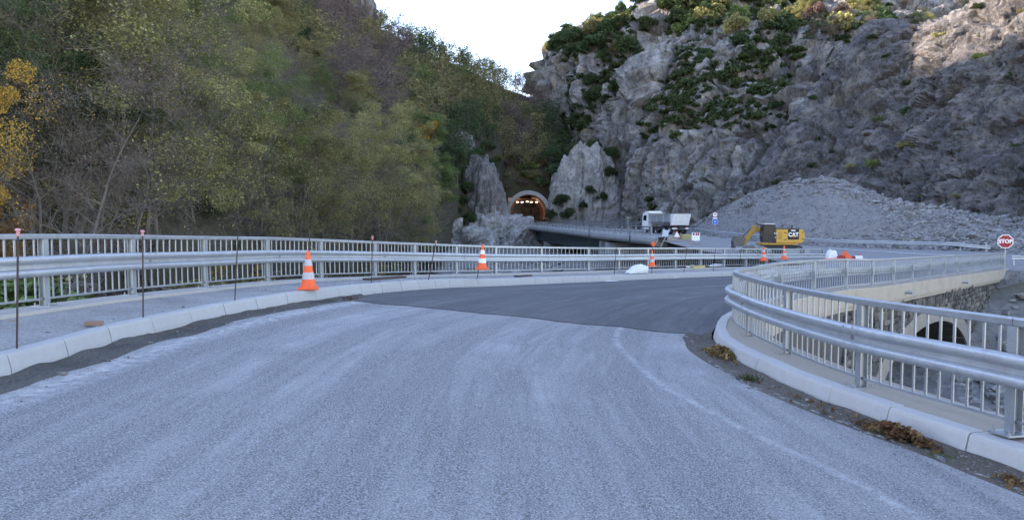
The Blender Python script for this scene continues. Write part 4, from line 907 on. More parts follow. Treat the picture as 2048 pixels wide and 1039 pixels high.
# scatter trees over the left hill
Ah = LH.reshape(-1, 3); nu_, nt_ = LH.shape[:2]
cand = []; r_ = np.random.default_rng(77)
for k in range(60000):
    i, j = r_.uniform(100, nu_ - 1.01), r_.uniform(3, nt_ * .90); i0, j0 = int(i), int(j); fi, fj = i - i0, j - j0
    p = LH[i0, j0] * (1 - fi) * (1 - fj) + LH[i0 + 1, j0] * fi * (1 - fj) + LH[i0, j0 + 1] * (1 - fi) * fj + LH[i0 + 1, j0 + 1] * fi * fj
    cand.append(p)
cand = np.array(cand); kept = []; cell = {}
def kind_at(u, v, p):
    n = float(fbm(np.array([[p[0] * .035, p[1] * .035, p[2] * .05]]), 3, 400)[0]); m_ = float(fbm(np.array([[p[0] * .12, p[1] * .12, 3.]]), 2, 410)[0])
    if (290 < u < 410 and v < 130) or (880 < u < 990 and 250 < v < 440) or (1085 < u and v > 240) or (u < 60 and v < 130): return 'dark'
    if (660 < u < 800 and 70 < v < 260): return 'brown' if m_ < .35 else 'olive'
    if abs(u - 1015) < 40 and abs(v - 330) < 32: return 'orange'
    if u > 780 and m_ > .52: return 'orange'
    if n < -.19 : return 'brown'
    if n > .27 or (m_ > .26): return 'green'
    if m_ < -.36: return 'dark'
    return 'olive'
for p in cand:
    u, v = to_px(p); dd = p[1]
    if u < -260 or u > 1245 or v < -260: continue
    if v > 500: continue
    if abs(u - 1054) < 62 and v > 345: continue                       # keep the tunnel mouth clear
    if 880 < u < 1012 and v > 385 or (930 < u < 1012 and v > 300) : continue          # bare rib beside the tunnel
    if (385 < u < 425 and v < 100): continue
    sp_ = 4.2 if dd < 60 else (4.6 if dd < 110 else 3.9)
    if v < -60: sp_ = 9.
    c = (int(p[0] // 6), int(p[1] // 6)); ok = True
    for a in (-1, 0, 1):
        for b in (-1, 0, 1):
            for q, s2 in cell.get((c[0] + a, c[1] + b), ()):
                if (q[0] - p[0]) ** 2 + (q[1] - p[1]) ** 2 < min(sp_, s2) ** 2: ok = False
    if ok: kept.append((p, u, v, dd)); cell.setdefault(c, []).append((p, sp_))
kept.sort(key=lambda q: q[3]); print('hill trees', len(kept))
vis = [q for q in kept if -120 < q[1] < 1230 and q[2] > -60]
NEARN = 105; IND = 195
idx = 0; rest = []
for p, u, v, dd in kept:
    seen = -200 < u < 1230 and v > -60; kd = kind_at(u, v, p); pos = Vector(p) - Vector((0, 0, .4))
    if seen and idx < NEARN: put_near(pos, random.uniform(7, 11.5) if dd < 80 else random.uniform(6.5, 10), kd); idx += 1
    elif seen and idx < IND: put_far(pos, random.uniform(6.5, 10.) * (.75 if kd == 'dark' else 1), kd); idx += 1
    elif dd > 85: rest.append((pos, kd))
# the wood beyond: one mass of small trees per leaf colour
low_p = {}
def low_proto(seed, leaves=560, lsize=.5):
    r0 = np.random.default_rng(seed); w = Soup(); l = Soup(); H = 9.
    w.tubes([(0, 0, 0), (0, 0, 4)], [(0.1, 0, 4), (.2, .1, 8)], [.11, .08], [.08, .03], 3)
    n = 18; az = r0.uniform(0, 6.28, n); b = np.column_stack([np.zeros(n), np.zeros(n), r0.uniform(1.5, 7.5, n)]); e = b + np.column_stack([np.cos(az), np.sin(az), r0.uniform(.3, .9, n)]) * r0.uniform(1.5, 3.2, (n, 1)); w.tubes(b, e, np.full(n, .04), np.full(n, .015), 3)
    c = np.concatenate([e, (b + 2 * e) / 3]); k = r0.integers(0, len(c), leaves); l.leaves(c[k] + r0.normal(0, .6, (leaves, 3)), lsize, r0); return w, l
lows = [low_proto(1100 + k) for k in range(4)]; lows_b = [low_proto(1110 + k, 480, .38) for k in range(2)]
def wood(name, items, label, kind):
    W_, L_ = Soup(), Soup()
    for pos, hgt in items:
        w, l = random.choice(lows_b if kind == 'brown' else lows); a = random.uniform(0, 6.28); s_ = hgt / 9.; Rm = np.array(((math.cos(a), -math.sin(a), 0), (math.sin(a), math.cos(a), 0), (0, 0, 1)))
        for src, dst in ((w, W_), (l, L_)):
            n0 = dst.n
            for V, F in zip(src.V, src.F): pass
            V = np.concatenate(src.V) @ Rm.T * s_ * np.array((1.15, 1.15, 1)) + np.array(pos); dst.add(V, np.concatenate(src.F))
    F1 = np.concatenate(W_.F); F2 = np.concatenate(L_.F) + W_.n; me = npmesh(name, np.concatenate(W_.V + L_.V), np.concatenate([F1, F2]), [BARK2, LM[kind]], False)
    mi = np.zeros(len(F1) + len(F2), np.int32); mi[len(F1):] = 1; me.polygons.foreach_set('material_index', mi); o = link(name, me); tag(o, label, 'woodland', None, 'stuff'); return o
groups = {}
for pos, kd in rest: groups.setdefault('olive' if kd in ('yellow', 'orange') else kd, []).append((pos, random.uniform(6.5, 10)))
for kd, it in groups.items(): wood('distant_wood', it, {'olive': 'olive', 'green': 'green', 'brown': 'leafless brown', 'dark': 'dark evergreen'}[kd] + ' mass of small trees high on the left hillside', kd)
print('wood', {k: len(v) for k, v in groups.items()})
# particular trees behind the left railing
def on_ground(u, v, d): q = P(u, v, d); return Vector((q[0], q[1], hg(q[0], q[1]) - .3))
put_near(on_ground(-45, 445, 21), 8.6, 'yellow', 'broad golden yellow tree standing behind the railing', near_p[3]).scale = (.58, .58, .80)
put_near(on_ground(5, 445, 24), 3.6, 'yellow', 'smaller golden tree beside the broad yellow one', near_p[0])
put_near(on_ground(205, 450, 33), 6.2, 'green', 'bright green young tree before the grey olive trees', near_p[0])
put_near(on_ground(408, 460, 38), 2.9, 'yellow', 'low yellow bushy sapling behind the railing', near_p[4])
put_near(on_ground(505, 460, 44), 2.4, 'yellow', 'tiny yellow sapling in the bare undergrowth', near_p[0])
put_near(on_ground(740, 470, 62), 3.0, 'yellow', 'yellow sapling near the boulder strewn river bank', near_p[4])
for k, (u, d, h, kd) in enumerate(((75, 27, 12.5, 'olive'), (150, 30, 13, 'olive'), (110, 24, 9, 'brown'), (240, 31, 11, 'brown'), (290, 33, 13, 'olive'), (340, 36, 9, 'brown'), (380, 40, 12, 'olive'), (455, 44, 10, 'brown'), (560, 50, 9, 'brown'), (600, 55, 12, 'olive'), (660, 60, 12, 'olive'), (705, 66, 12.5, 'olive'), (760, 72, 13, 'olive'), (800, 80, 11, 'olive'), (850, 95, 9.5, 'brown'), (835, 88, 7, 'green'), (520, 47, 11, 'olive'), (175, 26, 7, 'brown'), (430, 42, 6, 'dark'), (-10, 30, 12, 'olive'), (-90, 26, 11, 'olive'))):
    put_near(on_ground(u, 455, d), h, kd)
# undergrowth along the foot of the hill
for k in range(44):
    u = random.uniform(-60, 880); d = np.interp(u, (-60, 200, 400, 600, 750, 880), (18, 24, 34, 46, 60, 95)) * random.uniform(.92, 1.12); p = on_ground(u, 455, d)
    o = link('shrub', random.choice(thin_p + shrub_p[:1])); kd = random.choice(('olive', 'brown', 'green', 'brown', 'dark')); slotmat(o, 1, LM[kd]); o.location = p + Vector((0, 0, .1)); s_ = random.uniform(.7, 1.6) * (1 + d / 120); o.scale = (s_ * 1.2, s_ * 1.2, s_); o.rotation_euler = (0, 0, random.uniform(0, 6))
    tag(o, {'olive': 'thin olive undergrowth shrub behind the left railing', 'brown': 'brown withered undergrowth shrub behind the left railing', 'green': 'fresh green undergrowth shrub behind the left railing', 'dark': 'dark evergreen undergrowth shrub behind the left railing'}[kd], 'shrub', kd + ' undergrowth')

# evergreen shrubs on the cliff
def scatter_px(G_, Nn, region, n, sep, seed, prob=None):
    """pick surface points of a terrain grid whose pixel lies in a region and whose face is not overhanging"""
    r0 = np.random.default_rng(seed); out = []; A = G_.shape[0] * G_.shape[1]; px = []
    for k in r0.permutation(A):
        i, j = divmod(int(k), G_.shape[1])
        if j > G_.shape[1] * .9 or j < 2: continue
        p = G_[i, j]; u, v = to_px(p)
        if not region(u, v): continue
        s2 = sep(u, v)
        if any((u - a) ** 2 + (v - b) ** 2 < s2 * s2 for a, b in px): continue
        if prob and r0.uniform() > prob(u, v, p): continue
        px.append((u, v)); out.append((p, u, v, Nn[i, j]))
        if len(out) >= n: break
    return out
def cliffprob(u, v, p):
    n = float(fbm(np.array([[p[0] * .09, p[1] * .05, p[2] * .075]]), 3, 700)[0]); up = (445 - v) / 445.
    bare = 0
    for (a, b, su, sv) in ((1110, 200, 22, 60), (1215, 330, 34, 110), (1265, 250, 30, 130), (1310, 90, 18, 60), (1395, 380, 60, 55), (1440, 100, 26, 50), (1340, 120, 16, 60), (1620, 160, 45, 45), (1450, 300, 60, 30)): bare = max(bare, math.exp(-((u - a) / su) ** 2 - ((v - b) / sv) ** 2))
    dense = 0
    for (a, b, su, sv) in ((1540, 110, 60, 75), (1200, 110, 70, 55), (1480, 160, 60, 70), (1170, 240, 26, 60), (1350, 210, 30, 70), (1330, 40, 90, 30), (1560, 250, 50, 60), (1500, 40, 160, 35), (1420, 230, 40, 40), (1540, 320, 40, 40), (1640, 60, 90, 40)): dense = max(dense, math.exp(-((u - a) / su) ** 2 - ((v - b) / sv) ** 2))
    return min(1, max(0, .16 + 1.0 * n + .2 * (up - .4) + .45 * (v < 70) + .4 * dense - .7 * bare)) ** 1.2
sc = scatter_px(RC, RCn, lambda u, v: 1085 < u < 1780 and -30 < v < 440, 1100, lambda u, v: 7 + 2 * (v < 120), 31, cliffprob)
sized = []
for p, u, v, n_ in sc:
    s_ = (.55 + random.gammavariate(2.2, .42)) * (1.25 if v < 120 else 1.) * p[1] / 185 * (.8 + .4 * cliffprob(u, v, p)); sized.append((s_, p, u, v, n_))
sized.sort(key=lambda q: -q[0])
def cliff_zone(u, v):
    if v < 45: return 'on the cliff crest ' + ('nearest the sky gap' if u < 1330 else ('above the tall rock pillars' if u < 1450 else 'towards the quarry'))
    if u < 1180: return 'on the cliff corner beside the sky gap'
    if u > 1590: return 'on the rock spur between cliff and quarry'
    sd_ = 'tunnel side of the limestone cliff' if u < 1330 else ('middle of the limestone cliff' if u < 1460 else 'quarry side of the limestone cliff')
    if v < 170: return 'high on the ' + sd_
    return ('halfway up the ' if v < 320 else 'low on the ') + sd_
scrub = Soup(); lo_s = [shrub_proto(1040 + k, 'dark', 210, .42) for k in range(3)]
for i_, (s_, p, u, v, n_) in enumerate(sized):
    pos = Vector(p) + Vector(n_) * .2 - Vector((0, 0, .25 * s_)); kd = random.choice(('dark',) * 8 + ('green', 'olive')) if u < 1600 or v > 150 else random.choice(('dark', 'olive', 'brown', 'green'))
    if i_ >= 170:
        me = random.choice(lo_s); V = np.zeros(len(me.vertices) * 3, np.float32); me.vertices.foreach_get('co', V); F = np.zeros(len(me.polygons) * 4, np.int32); me.polygons.foreach_get('vertices', F); a = random.uniform(0, 6.28)
        Rm = np.array(((math.cos(a), -math.sin(a), 0), (math.sin(a), math.cos(a), 0), (0, 0, 1))); scrub.add(V.reshape(-1, 3) @ Rm.T * s_ + np.array(pos), F.reshape(-1, 4)); continue
    o = link('shrub', random.choice(shrub_p)); o.location = pos; o.scale = (s_ * random.uniform(.9, 1.3), s_ * random.uniform(.9, 1.3), s_ * random.uniform(.9, 1.4)); o.rotation_euler = (random.uniform(-.2, .2), random.uniform(-.2, .2), random.uniform(0, 6.28)); slotmat(o, 1, LM[kd])
    sz = 'broad ' if s_ > 2.6 else ('' if s_ > 2.05 else 'small ')
    tag(o, sz + {'dark': 'dark evergreen', 'olive': 'olive', 'brown': 'brown', 'green': 'light green'}[kd] + ' shrub ' + cliff_zone(u, v), 'shrub', sz + kd + ' shrubs ' + cliff_zone(u, v))
tag(link('cliff_scrub', scrub.mesh('cliff_scrub', LM['dark'])), 'small dark scrub scattered over the limestone cliff', 'scrub', None, 'stuff')
print('cliff shrubs', len(sc))
# trees on the crest and on the wooded slope behind the quarry
for p, u, v, n_ in scatter_px(RC, RCn, lambda u, v: (1600 < u < 2040 and -70 < v < 100), 70, lambda u, v: 17, 33):
    put_far(Vector(p) - Vector((0, 0, .4)), random.uniform(5, 8), random.choice(('brown', 'olive', 'olive', 'brown', 'dark')))['label'] = 'small autumn tree on the slope behind the quarry face'
for o in [q for q in C.objects if q.get('label') == 'small autumn tree on the slope behind the quarry face']: o['group'] = 'trees behind the quarry face'
# shrubs on the quarry slope and outcrops
k = 0
for p, u, v, n_ in scatter_px(QS, QSn, lambda u, v: 1540 < u < 2060 and -20 < v < 420, 42, lambda u, v: 34, 35, lambda u, v, p: .75 if u < 1700 else .45):
    o = link('shrub', random.choice(shrub_p if u < 1700 else thin_p + shrub_p)); s_ = random.uniform(.6, 1.35); o.location = Vector(p) - Vector((0, 0, .2 * s_)); o.scale = (s_ * 1.2, s_ * 1.2, s_); o.rotation_euler = (0, 0, random.uniform(0, 6.28)); kd = random.choice(('dark', 'green', 'dark', 'olive', 'brown') if u > 1650 else ('dark', 'dark', 'green')); slotmat(o, 1, LM[kd])
    tag(o, {'dark': 'dark green shrub rooted in the bare quarry slope', 'green': 'fresh green shrub rooted in the bare quarry slope', 'olive': 'dull olive shrub rooted in the bare quarry slope', 'brown': 'withered brown shrub rooted in the bare quarry slope'}[kd], 'shrub', kd + ' shrubs on the quarry slope')
for (u, v, d, s_) in ((1122, 405, 201, 2.4), (1135, 430, 199, 2.2), (1222, 350, 203, 2.4), (1205, 395, 201, 2.0), (1225, 310, 206, 2.4), (1150, 300, 207, 2.2), (1190, 292, 207, 2.4), (1165, 410, 199, 1.5), (1180, 380, 200, 1.6), (935, 380, 160, 1.9), (920, 410, 155, 2.2), (955, 310, 172, 2), (945, 340, 168, 2.2), (975, 300, 178, 2.2), (905, 430, 150, 2.2), (938, 440, 152, 1.8), (985, 330, 180, 1.8), (1000, 400, 196, 2.), (1100, 430, 203, 2.), (1112, 345, 207, 2.6), (1105, 310, 210, 2.6), (1080, 360, 209, 1.6)):
    o = link('shrub', random.choice(shrub_p)); o.location = Vector(P(u, v + 8, d)); s_ *= 1.15; o.scale = (s_, s_, s_ * 1.15); o.rotation_euler = (0, 0, random.uniform(0, 6)); tag(o, 'dark evergreen shrub on the pale rock beside the tunnel', 'shrub', 'shrubs beside the tunnel')

for p, u, v, n_ in scatter_px(LH, LHn, lambda u, v: 985 < u < 1112 and 318 < v < 440 and not (abs(u - 1054) < 48 and v > 378), 20, lambda u, v: 15, 37):
    o = link('shrub', random.choice(thin_p + shrub_p[:2])); s_ = random.uniform(1.5, 2.6); kd = random.choice(('olive', 'brown', 'dark', 'green')); slotmat(o, 1, LM[kd]); o.location = Vector(p) - Vector((0, .5, .3)); o.scale = (s_ * 1.2, s_ * 1.2, s_); o.rotation_euler = (0, 0, random.uniform(0, 6)); tag(o, {'olive': 'olive', 'brown': 'brown', 'dark': 'dark green', 'green': 'light green'}[kd] + ' shrub on the slope round the tunnel mouth', 'shrub', kd + ' shrubs round the tunnel mouth')

# ================================================================ RUBBLE AND BOULDERS
def ico_rocks(n, seed):
    out = []
    for k in range(n):
        r0 = np.random.default_rng(seed + k); bm = bmesh.new(); bmesh.ops.create_icosphere(bm, subdivisions=1, radius=1); co = np.array([tuple(q.co) for q in bm.verts])
        for j in range(7):
            n_ = r0.normal(size=3); n_ /= np.linalg.norm(n_); h = r0.uniform(.42, .75); d = co @ n_; co = np.where((d > h)[:, None], co - n_ * (d - h)[:, None], co)
        co *= np.array((1, r0.uniform(.55, .95), r0.uniform(.3, .65))); F = np.array([[v.index for v in f.verts] for f in bm.faces]); bm.free(); out.append((co, F))
    return out
ICO = ico_rocks(10, 2000)
ICOM = [npmesh('rock', V, F, M['rubble'], False) for V, F in ICO]
ICOW = [npmesh('boulder', V, F, M['bed'], False) for V, F in ICO]
class RockSoup(Soup):
    def rock(s, p, size, tilt=.5, r0=rng):
        V, F = ICO[int(r0.integers(0, len(ICO)))]; Mx = np.array(Matrix.Rotation(r0.uniform(0, 6.28), 3, 'Z') @ Matrix.Rotation(r0.normal(0, tilt), 3, 'X')); s.add(V @ Mx.T * size + np.asarray(p), F)
# rocks on the spoil heap
r0 = np.random.default_rng(31); cand = []
nu_, nt_ = SHB.shape[:2]
for k in range(16000):
    i, j = int(r0.integers(1, nu_ - 1)), int(min(nt_ * .9, r0.beta(1.1, 1.) * nt_ * .9)); p = SHB[i, j] + r0.normal(0, .12, 3) * np.array((1, 1, 0)); u, v = to_px(p)
    if u > 2120: continue
    top = j / (nt_ * .86); bigp = .25 + .75 * (top > .72) + .5 * (u > 1760) + .5 * (v > 470) * (u > 1650) + .35 * float(fbm(np.array([[p[0] * .15, p[1] * .15, p[2] * .3]]), 2, 88)[0])
    s_ = .07 + r0.gamma(1.6, .075) * max(.15, bigp)
    cand.append((s_, p))
cand.sort(key=lambda q: -q[0])
for s_, p in cand[:280]:
    s_ = min(s_, .85); o = link('rock', ICOM[int(r0.integers(0, 10))], heap); o.location = p + np.array((0, 0, s_ * .15)); o.scale = (s_ * r0.uniform(.9, 1.5), s_, s_ * .9); o.rotation_euler = (r0.normal(0, .35), r0.normal(0, .35), r0.uniform(0, 6.28))
rs = RockSoup()
for s_, p in cand[280:9000]: rs.rock(p + np.array((0, 0, s_ * .1)), s_ * 1.0, .45, r0)
o = stuff(link('rubble', rs.mesh('rubble', M['rubble']), heap))
# boulders in the ravine and river bed: individual big ones, the rest one mass
def bed_z(x, y): return hg(x, y)
big = []; small = RockSoup(); r0 = np.random.default_rng(41)
def inroad(x, y):
    t = RL.near((x, y)); q = RL.at(np.array([t]))[0]; n_ = RL.nor(np.array([t]))[0]; return False
for k in range(5200):
    side = r0.uniform()
    if side < .34: x, y = (r0.uniform(4.9, 36), r0.uniform(1, 44)) if side < .2 else (r0.uniform(20, 44), r0.uniform(20, 46))
    elif side < .8:
        d = r0.uniform(20, 120); u = r0.uniform(560, 1420); x, y = (u - CX) / F_PX * d, d
    else: d = r0.uniform(10, 45); u = r0.uniform(-50, 700); x, y = (u - CX) / F_PX * d, d
    z_ = bed_z(x, y); u, v = to_px((x, y, z_))
    # skip what lies under the road
    if side >= .34:
        t = RL.near((x, y)); q = RL.at(np.array([t]))[0]; n_ = RL.nor(np.array([t]))[0]
        if ((np.array((x, y)) - q[:2]) * n_[:2]).sum() < .35: continue
    else:
        t = RR.near((x, y)); q = RR.at(np.array([t]))[0]; n_ = RR.nor(np.array([t]))[0]
        if ((np.array((x, y)) - q[:2]) * n_[:2]).sum() > -.5: continue
    s_ = .12 + r0.gamma(1.5, .2); 
    if side >= .8: s_ *= .6
    big.append((min(s_, 1.5), x, y, z_))
big.sort(key=lambda q: -q[0] / (q[2] + 8))
for s_, x, y, z_ in big[:160]:
    o = link('boulder', ICOW[int(r0.integers(0, 10))]); o.location = (x, y, z_ + s_ * .1); o.scale = (s_ * 1.2, s_, s_); o.rotation_euler = (r0.normal(0, .3), r0.normal(0, .3), r0.uniform(0, 6.28))
    inr = x > 4.8 and y < 45 and (RR.nor(np.array([RR.near((x, y))]))[0][:2] * (np.array((x, y)) - RR.at(np.array([RR.near((x, y))]))[0][:2])).sum() < 0
    sz = 'large' if s_ > .9 else ('mid sized' if s_ > .6 else 'small'); wh = 'in the ravine below the curved railing' if inr else ('in the stony river bed behind the walkway railing' if x > -9 else 'on the bank behind the walkway railing')
    tag(o, f'{sz} pale grey boulder {wh}', 'boulder', f'{sz} boulders {wh}')
for s_, x, y, z_ in big[160:]: small.rock((x, y, z_ + s_ * .1), s_, .4, r0)
tag(link('river_stones', small.mesh('river_stones', M['bed'])), 'loose pale stones covering the river bed and ravine floor', 'stones', None, 'stuff')
# stones edging the bank right behind the left railing
rs = RockSoup(); r0 = np.random.default_rng(43)
for t in np.arange(2, RL.near(RL_pts[5]), .14):
    for k in range(3): q = RL.at(np.array([t]))[0] + RL.nor(np.array([t]))[0] * r0.uniform(.45, 1.5); rs.rock((q[0], q[1], max(q[2] - r0.uniform(.35, .7), hg(q[0], q[1]))), r0.uniform(.09, .24), .4, r0)
tag(link('bank_stones', rs.mesh('bank_stones', M['bed'])), 'row of loose rocks heaped along the outside of the left ledge', 'stones', None, 'stuff')

# ================================================================ SMALL THINGS AND MACHINES
def text_mesh(txt, size, depth, mat, bold=0., name='lettering', sx=1.):
    cu = bpy.data.curves.new(name, 'FONT'); cu.body = txt; cu.size = size; cu.extrude = depth; cu.offset = bold; cu.align_x = 'CENTER'; cu.align_y = 'CENTER'; cu.resolution_u = 4
    o = bpy.data.objects.new('tmp', cu); C.objects.link(o); dg = bpy.context.evaluated_depsgraph_get(); me = bpy.data.meshes.new_from_object(o.evaluated_get(dg)); bpy.data.objects.remove(o)
    me.name = name; me.materials.clear(); me.materials.append(mat)
    if sx != 1.: me.transform(Matrix.Diagonal((sx, 1, 1, 1)))
    return me
def paint(name, col, rough=.45, wear=(.3, .25, .2), amt=.25, sc=2.5):
    m = N(name); a = m.noise(sc, 6, .65); c = m.mix(m.noise(sc * 4, 4), tuple(x * .88 for x in col), tuple(min(1, x * 1.08) for x in col)); c = m.mix(m.math('MULTIPLY', m.ramp(a, [(.5, 0), (.72, 1)]), amt), c, wear); return m.pbr(c, m.ramp(a, [(.3, rough), (.75, min(1, rough + .25))]), 0, None, .5)
M['orange'] = paint('cone_orange', (.82, .115, .03), .6, (.3, .12, .07), .35, 9)
M['band'] = paint('cone_band', (.68, .68, .69), .5, (.3, .27, .25), .4, 12)
M['band_dirty'] = paint('cone_band_dirty', (.42, .40, .40), .65, (.22, .2, .19), .6, 14)
M['rust'] = plain('rusty_rebar', (.055, .035, .028), .85, 0, .4, 30)
M['pink'] = plain('stake_cap', (.55, .24, .25), .55, 0, .2, 20)
M['white'] = paint('white_paint', (.74, .74, .73), .4, (.4, .37, .33), .35, 2.)
M['black'] = plain('black_rubber', (.018, .018, .019), .75, 0, .3, 12)
M['glass'] = plain('dark_glass', (.012, .015, .018), .22, 0, .1, 3, 0, .25)
M['cat'] = paint('machine_yellow', (.5, .27, .035), .45, (.25, .16, .07), .3, 1.6)
M['cat_muddy'] = paint('muddy_machine_yellow', (.36, .21, .045), .7, (.12, .09, .06), .7, 2.2)
M['wood'] = plain('weathered_wood', (.26, .2, .13), .85, 0, .35, 14, .3)
M['wood_y'] = plain('yellow_boards', (.42, .34, .13), .8, 0, .3, 10, .2)
M['red'] = paint('sign_red', (.3, .008, .016), .35, (.3, .03, .03), .2, 5)
M['blue'] = paint('sign_blue', (.012, .1, .5), .35, (.05, .1, .3), .2, 5)
M['signw'] = paint('sign_white', (.8, .8, .8), .35, (.6, .6, .58), .2, 5)
M['silver'] = galv('tipper_steel', (.5, .52, .54), .45, .6)
M['chassis'] = plain('truck_chassis', (.03, .03, .033), .7, 0, .3, 5)
M['steel_dark'] = plain('worn_bucket_steel', (.10, .095, .09), .6, .3, .4, 4, .2)
M['tarp'] = plain('white_sheeting', (.66, .66, .66), .6, 0, .15, 4, .2)

# ---- traffic cones
def cone_proto(band):
    mb = MB(); mb.bbox((0, 0, .02), (.40, .40, .035), .012); mb.prism([(-.17, -.17), (.17, -.17), (.17, .17), (-.17, .17)], .036, .055, 'z'); base = mb.mesh('base', M['orange'], 30)
    mb = MB(); mb.lathe([(.150, .05), (.140, .085), (.036, .70), (.033, .735), (.024, .748), (.018, .748), (.016, .70)], 24); body = mb.mesh('body', M['orange'], 40)
    def ring(z0, z1):
        f = lambda z: .140 + (.036 - .140) * (z - .085) / (.70 - .085) + .0025
        mb = MB(); mb.lathe([(f(z0), z0), (f(z1), z1)], 24); return mb.mesh('reflective_band', band, True)
    return base, body, ring(.20, .335), ring(.46, .585)
CP1, CP2 = cone_proto(M['band']), cone_proto(M['band_dirty'])
def cone(p, h, label, proto=CP1, tilt=(0, 0)):
    t = thing('traffic_cone', label, 'traffic cone', p, random.uniform(-.2, .2) + .1); s_ = h / .75; t.scale = (s_, s_, s_); t.rotation_euler = (tilt[0], tilt[1], random.uniform(-.15, .3))
    for me, nm in zip(proto, ('base', 'body', 'reflective_band', 'reflective_band')): link(nm, me, t)
    return t
cone(P(617, 578, 15.75), .82, 'scuffed orange cone with dirty bands standing on the kerb', CP2)
cone(P(964, 538, 23.9), .80, 'orange cone with clean white bands pushed over a stake', CP1, (.02, .03))
cone(P(1304, 532, 35.3), .78, 'orange cone on a stake beside the white sheeting', CP2)
cone(P(1527, 521, 42.4), .80, 'orange cone on the kerb in front of the digger bucket', CP2)
cone(P(1568, 518, 44.0), .80, 'orange cone on the kerb in front of the digger cab', CP2)
cone(P(1722, 527, 60), .86, 'orange cone on the main road beside the orange netting', CP1)
# ---- rebar stakes
ku = np.array([to_px(q)[0] for q in KL.p]); 
def kd_at(u):
    m_ = KL.p[:, 1] > 6; return float(np.interp(u, ku[m_], KL.p[m_, 1]))
STAKES = ((36, 466, 33, 694, 1, 'thick rusty stake with pink cap by the nearest kerb stones'), (285, 467, 286, 634, 1, 'rusty stake with pink cap beside the loose brick'), (476, 466, 469, 601, 0, 'bare rusty stake before the scuffed cone'), (619, 471, 617, 576, 0, 'rusty stake sticking up through the scuffed cone'), (745, 476, 742, 568, 1, 'capped rusty stake by the dark board'), (872, 485, 855, 562, 1, 'leaning rusty stake with small pale cap'), (966, 484, 953, 559, 0, 'rusty stake through the cone with clean bands'), (1233, 492, 1228, 552, 0, 'thin stake just before the white sheeting'), (1305, 495, 1303, 549, 0, 'thin stake carrying the cone beside the white sheeting'), (1374, 494, 1367, 547, 1, 'thin pale capped stake beyond the white sheeting'), (1431, 496, 1426, 545, 0, 'thin stake near the round nose of the curved railing'), (1482, 497, 1479, 541, 0, 'thin stake behind the nose of the curved railing'))
for ut, vt, ub, vb, cap, lb in STAKES:
    d = kd_at(ub) + .28; a, b = Vector(P(ub, vb, d)), Vector(P(ut, vt, d + .05)); t = thing('rebar_stake', lb, 'stake', a)
    r_ = .011 if d < 20 else .013; mb = MB(); mb.tube([(0, 0, -.1), (b - a) * .5 + Vector((.003, 0, 0)), b - a], r_, 8); mb.build('bar', M['rust'], t, 40)
    if cap: mb = MB(); mb.lathe([(.0, .055), (.022, .052), (.03, .042), (.032, .032), (.020, .022), (.019, -.035), (.0, -.035)], 14, b - a); mb.build('cap', M['pink'], t, 50)
# ---- loose things on the walkway
def GW(u, v): d = kd_at(u); return P(u, v, d * (1 + .0))
def hz(u, v, z): r = ray(u, v); d = (z - CAM.z) / r[2] * r[1]; return P(u, v, d)
p = hz(188, 650, .2); mb = MB(); mb.bbox((0, 0, .03), (.22, .10, .055), .006); o = tag(mb.build('brick', plain('brown_brick', (.24, .15, .11), .9, 0, .3, 20, .3)), 'single brown brick lying on the gravel walkway', 'brick'); o.location = Vector(p); o.rotation_euler = (.03, 0, .2)
p = hz(24, 646, .25); mb = MB(); mb.bbox((0, 0, .02), (.14, .07, .04), .006); o = tag(mb.build('wood_offcut', M['wood']), 'short pale wood offcut on the walkway by the thick stake', 'offcut'); o.location = Vector(p)
for u, v, z, s_, lb in ((134, 640, .22, .05, 'small white stone on the gravel walkway'), (126, 746, -.02, .075, 'pale broken stone lying in the sand by the kerb'), (300, 684, -.05, .05, 'rounded stone in the sand strip below the kerb'), (550, 617, -.07, .05, 'thin pale chip on the sand strip')):
    o = tag(link('loose_stone', ICOW[3]), lb, 'stone'); o.location = Vector(hz(u, v, z)); o.scale = (s_ * 1.4, s_, s_)
for (u, v, d, L, wd, h, rz, lb, mt) in ((770, 557.5, 19.6, 1.25, .3, .05, .85, 'dark rusty board lying on the walkway', 'rust'), (1046, 552.5, 27.6, .75, .25, .05, .8, 'second dark board lying on the walkway past the clean cone', 'rust'), (1395, 536, 40, 1.2, .25, .14, .8, 'yellow timber lying against the railing foot', 'wood_y')):
    mb = MB(); mb.bbox((0, 0, h / 2), (L, wd, h), .008); o = tag(mb.build('board', M[mt]), lb, 'board'); o.location = Vector(P(u, v, d)); o.rotation_euler = (0, 0, rz)
# white sheeting folded into a wedge
def lump(name, prof, wd, mat, label, cat, loc, rz, amp=.05, seed=1, n=9):
    """soft folded thing: outline (x,z) swept across its width with creases"""
    prof = np.array(prof); k = len(prof); A = []
    for j in range(n):
        y = (j / (n - 1) - .5) * wd; sc_ = 1 - .12 * abs(j / (n - 1) - .5) * 2; q = np.column_stack([prof[:, 0] * (1 + .05 * math.sin(j * 1.3)), np.full(k, y), prof[:, 1] * sc_]); q += amp * np.column_stack([fbm(q * 3 + seed + c * 9, 3, seed + c) for c in range(3)]); q[:, 2] = np.maximum(q[:, 2], 0); A.append(q)
    mb = MB(); mb.grid(np.array(A), 0, True); mb.f += [tuple(range(k)), tuple((n - 1) * k + i for i in range(k - 1, -1, -1))]; mb.m += [0, 0]
    o = tag(mb.build(name, mat, None, False), label, cat); o.location = Vector(loc); o.rotation_euler = (0, 0, rz); o.scale = (.82, .82, .8); return o
lump('sheeting', [(-.62, 0), (-.6, .06), (-.3, .25), (.0, .46), (.1, .5), (.35, .49), (.6, .46), (.68, .4), (.68, .2), (.66, 0), (0, 0)], .55, M['tarp'], 'white folded plastic sheeting on the walkway beside a cone', 'sheeting', P(1272, 545.5, 34.6), .55, .06, 3)
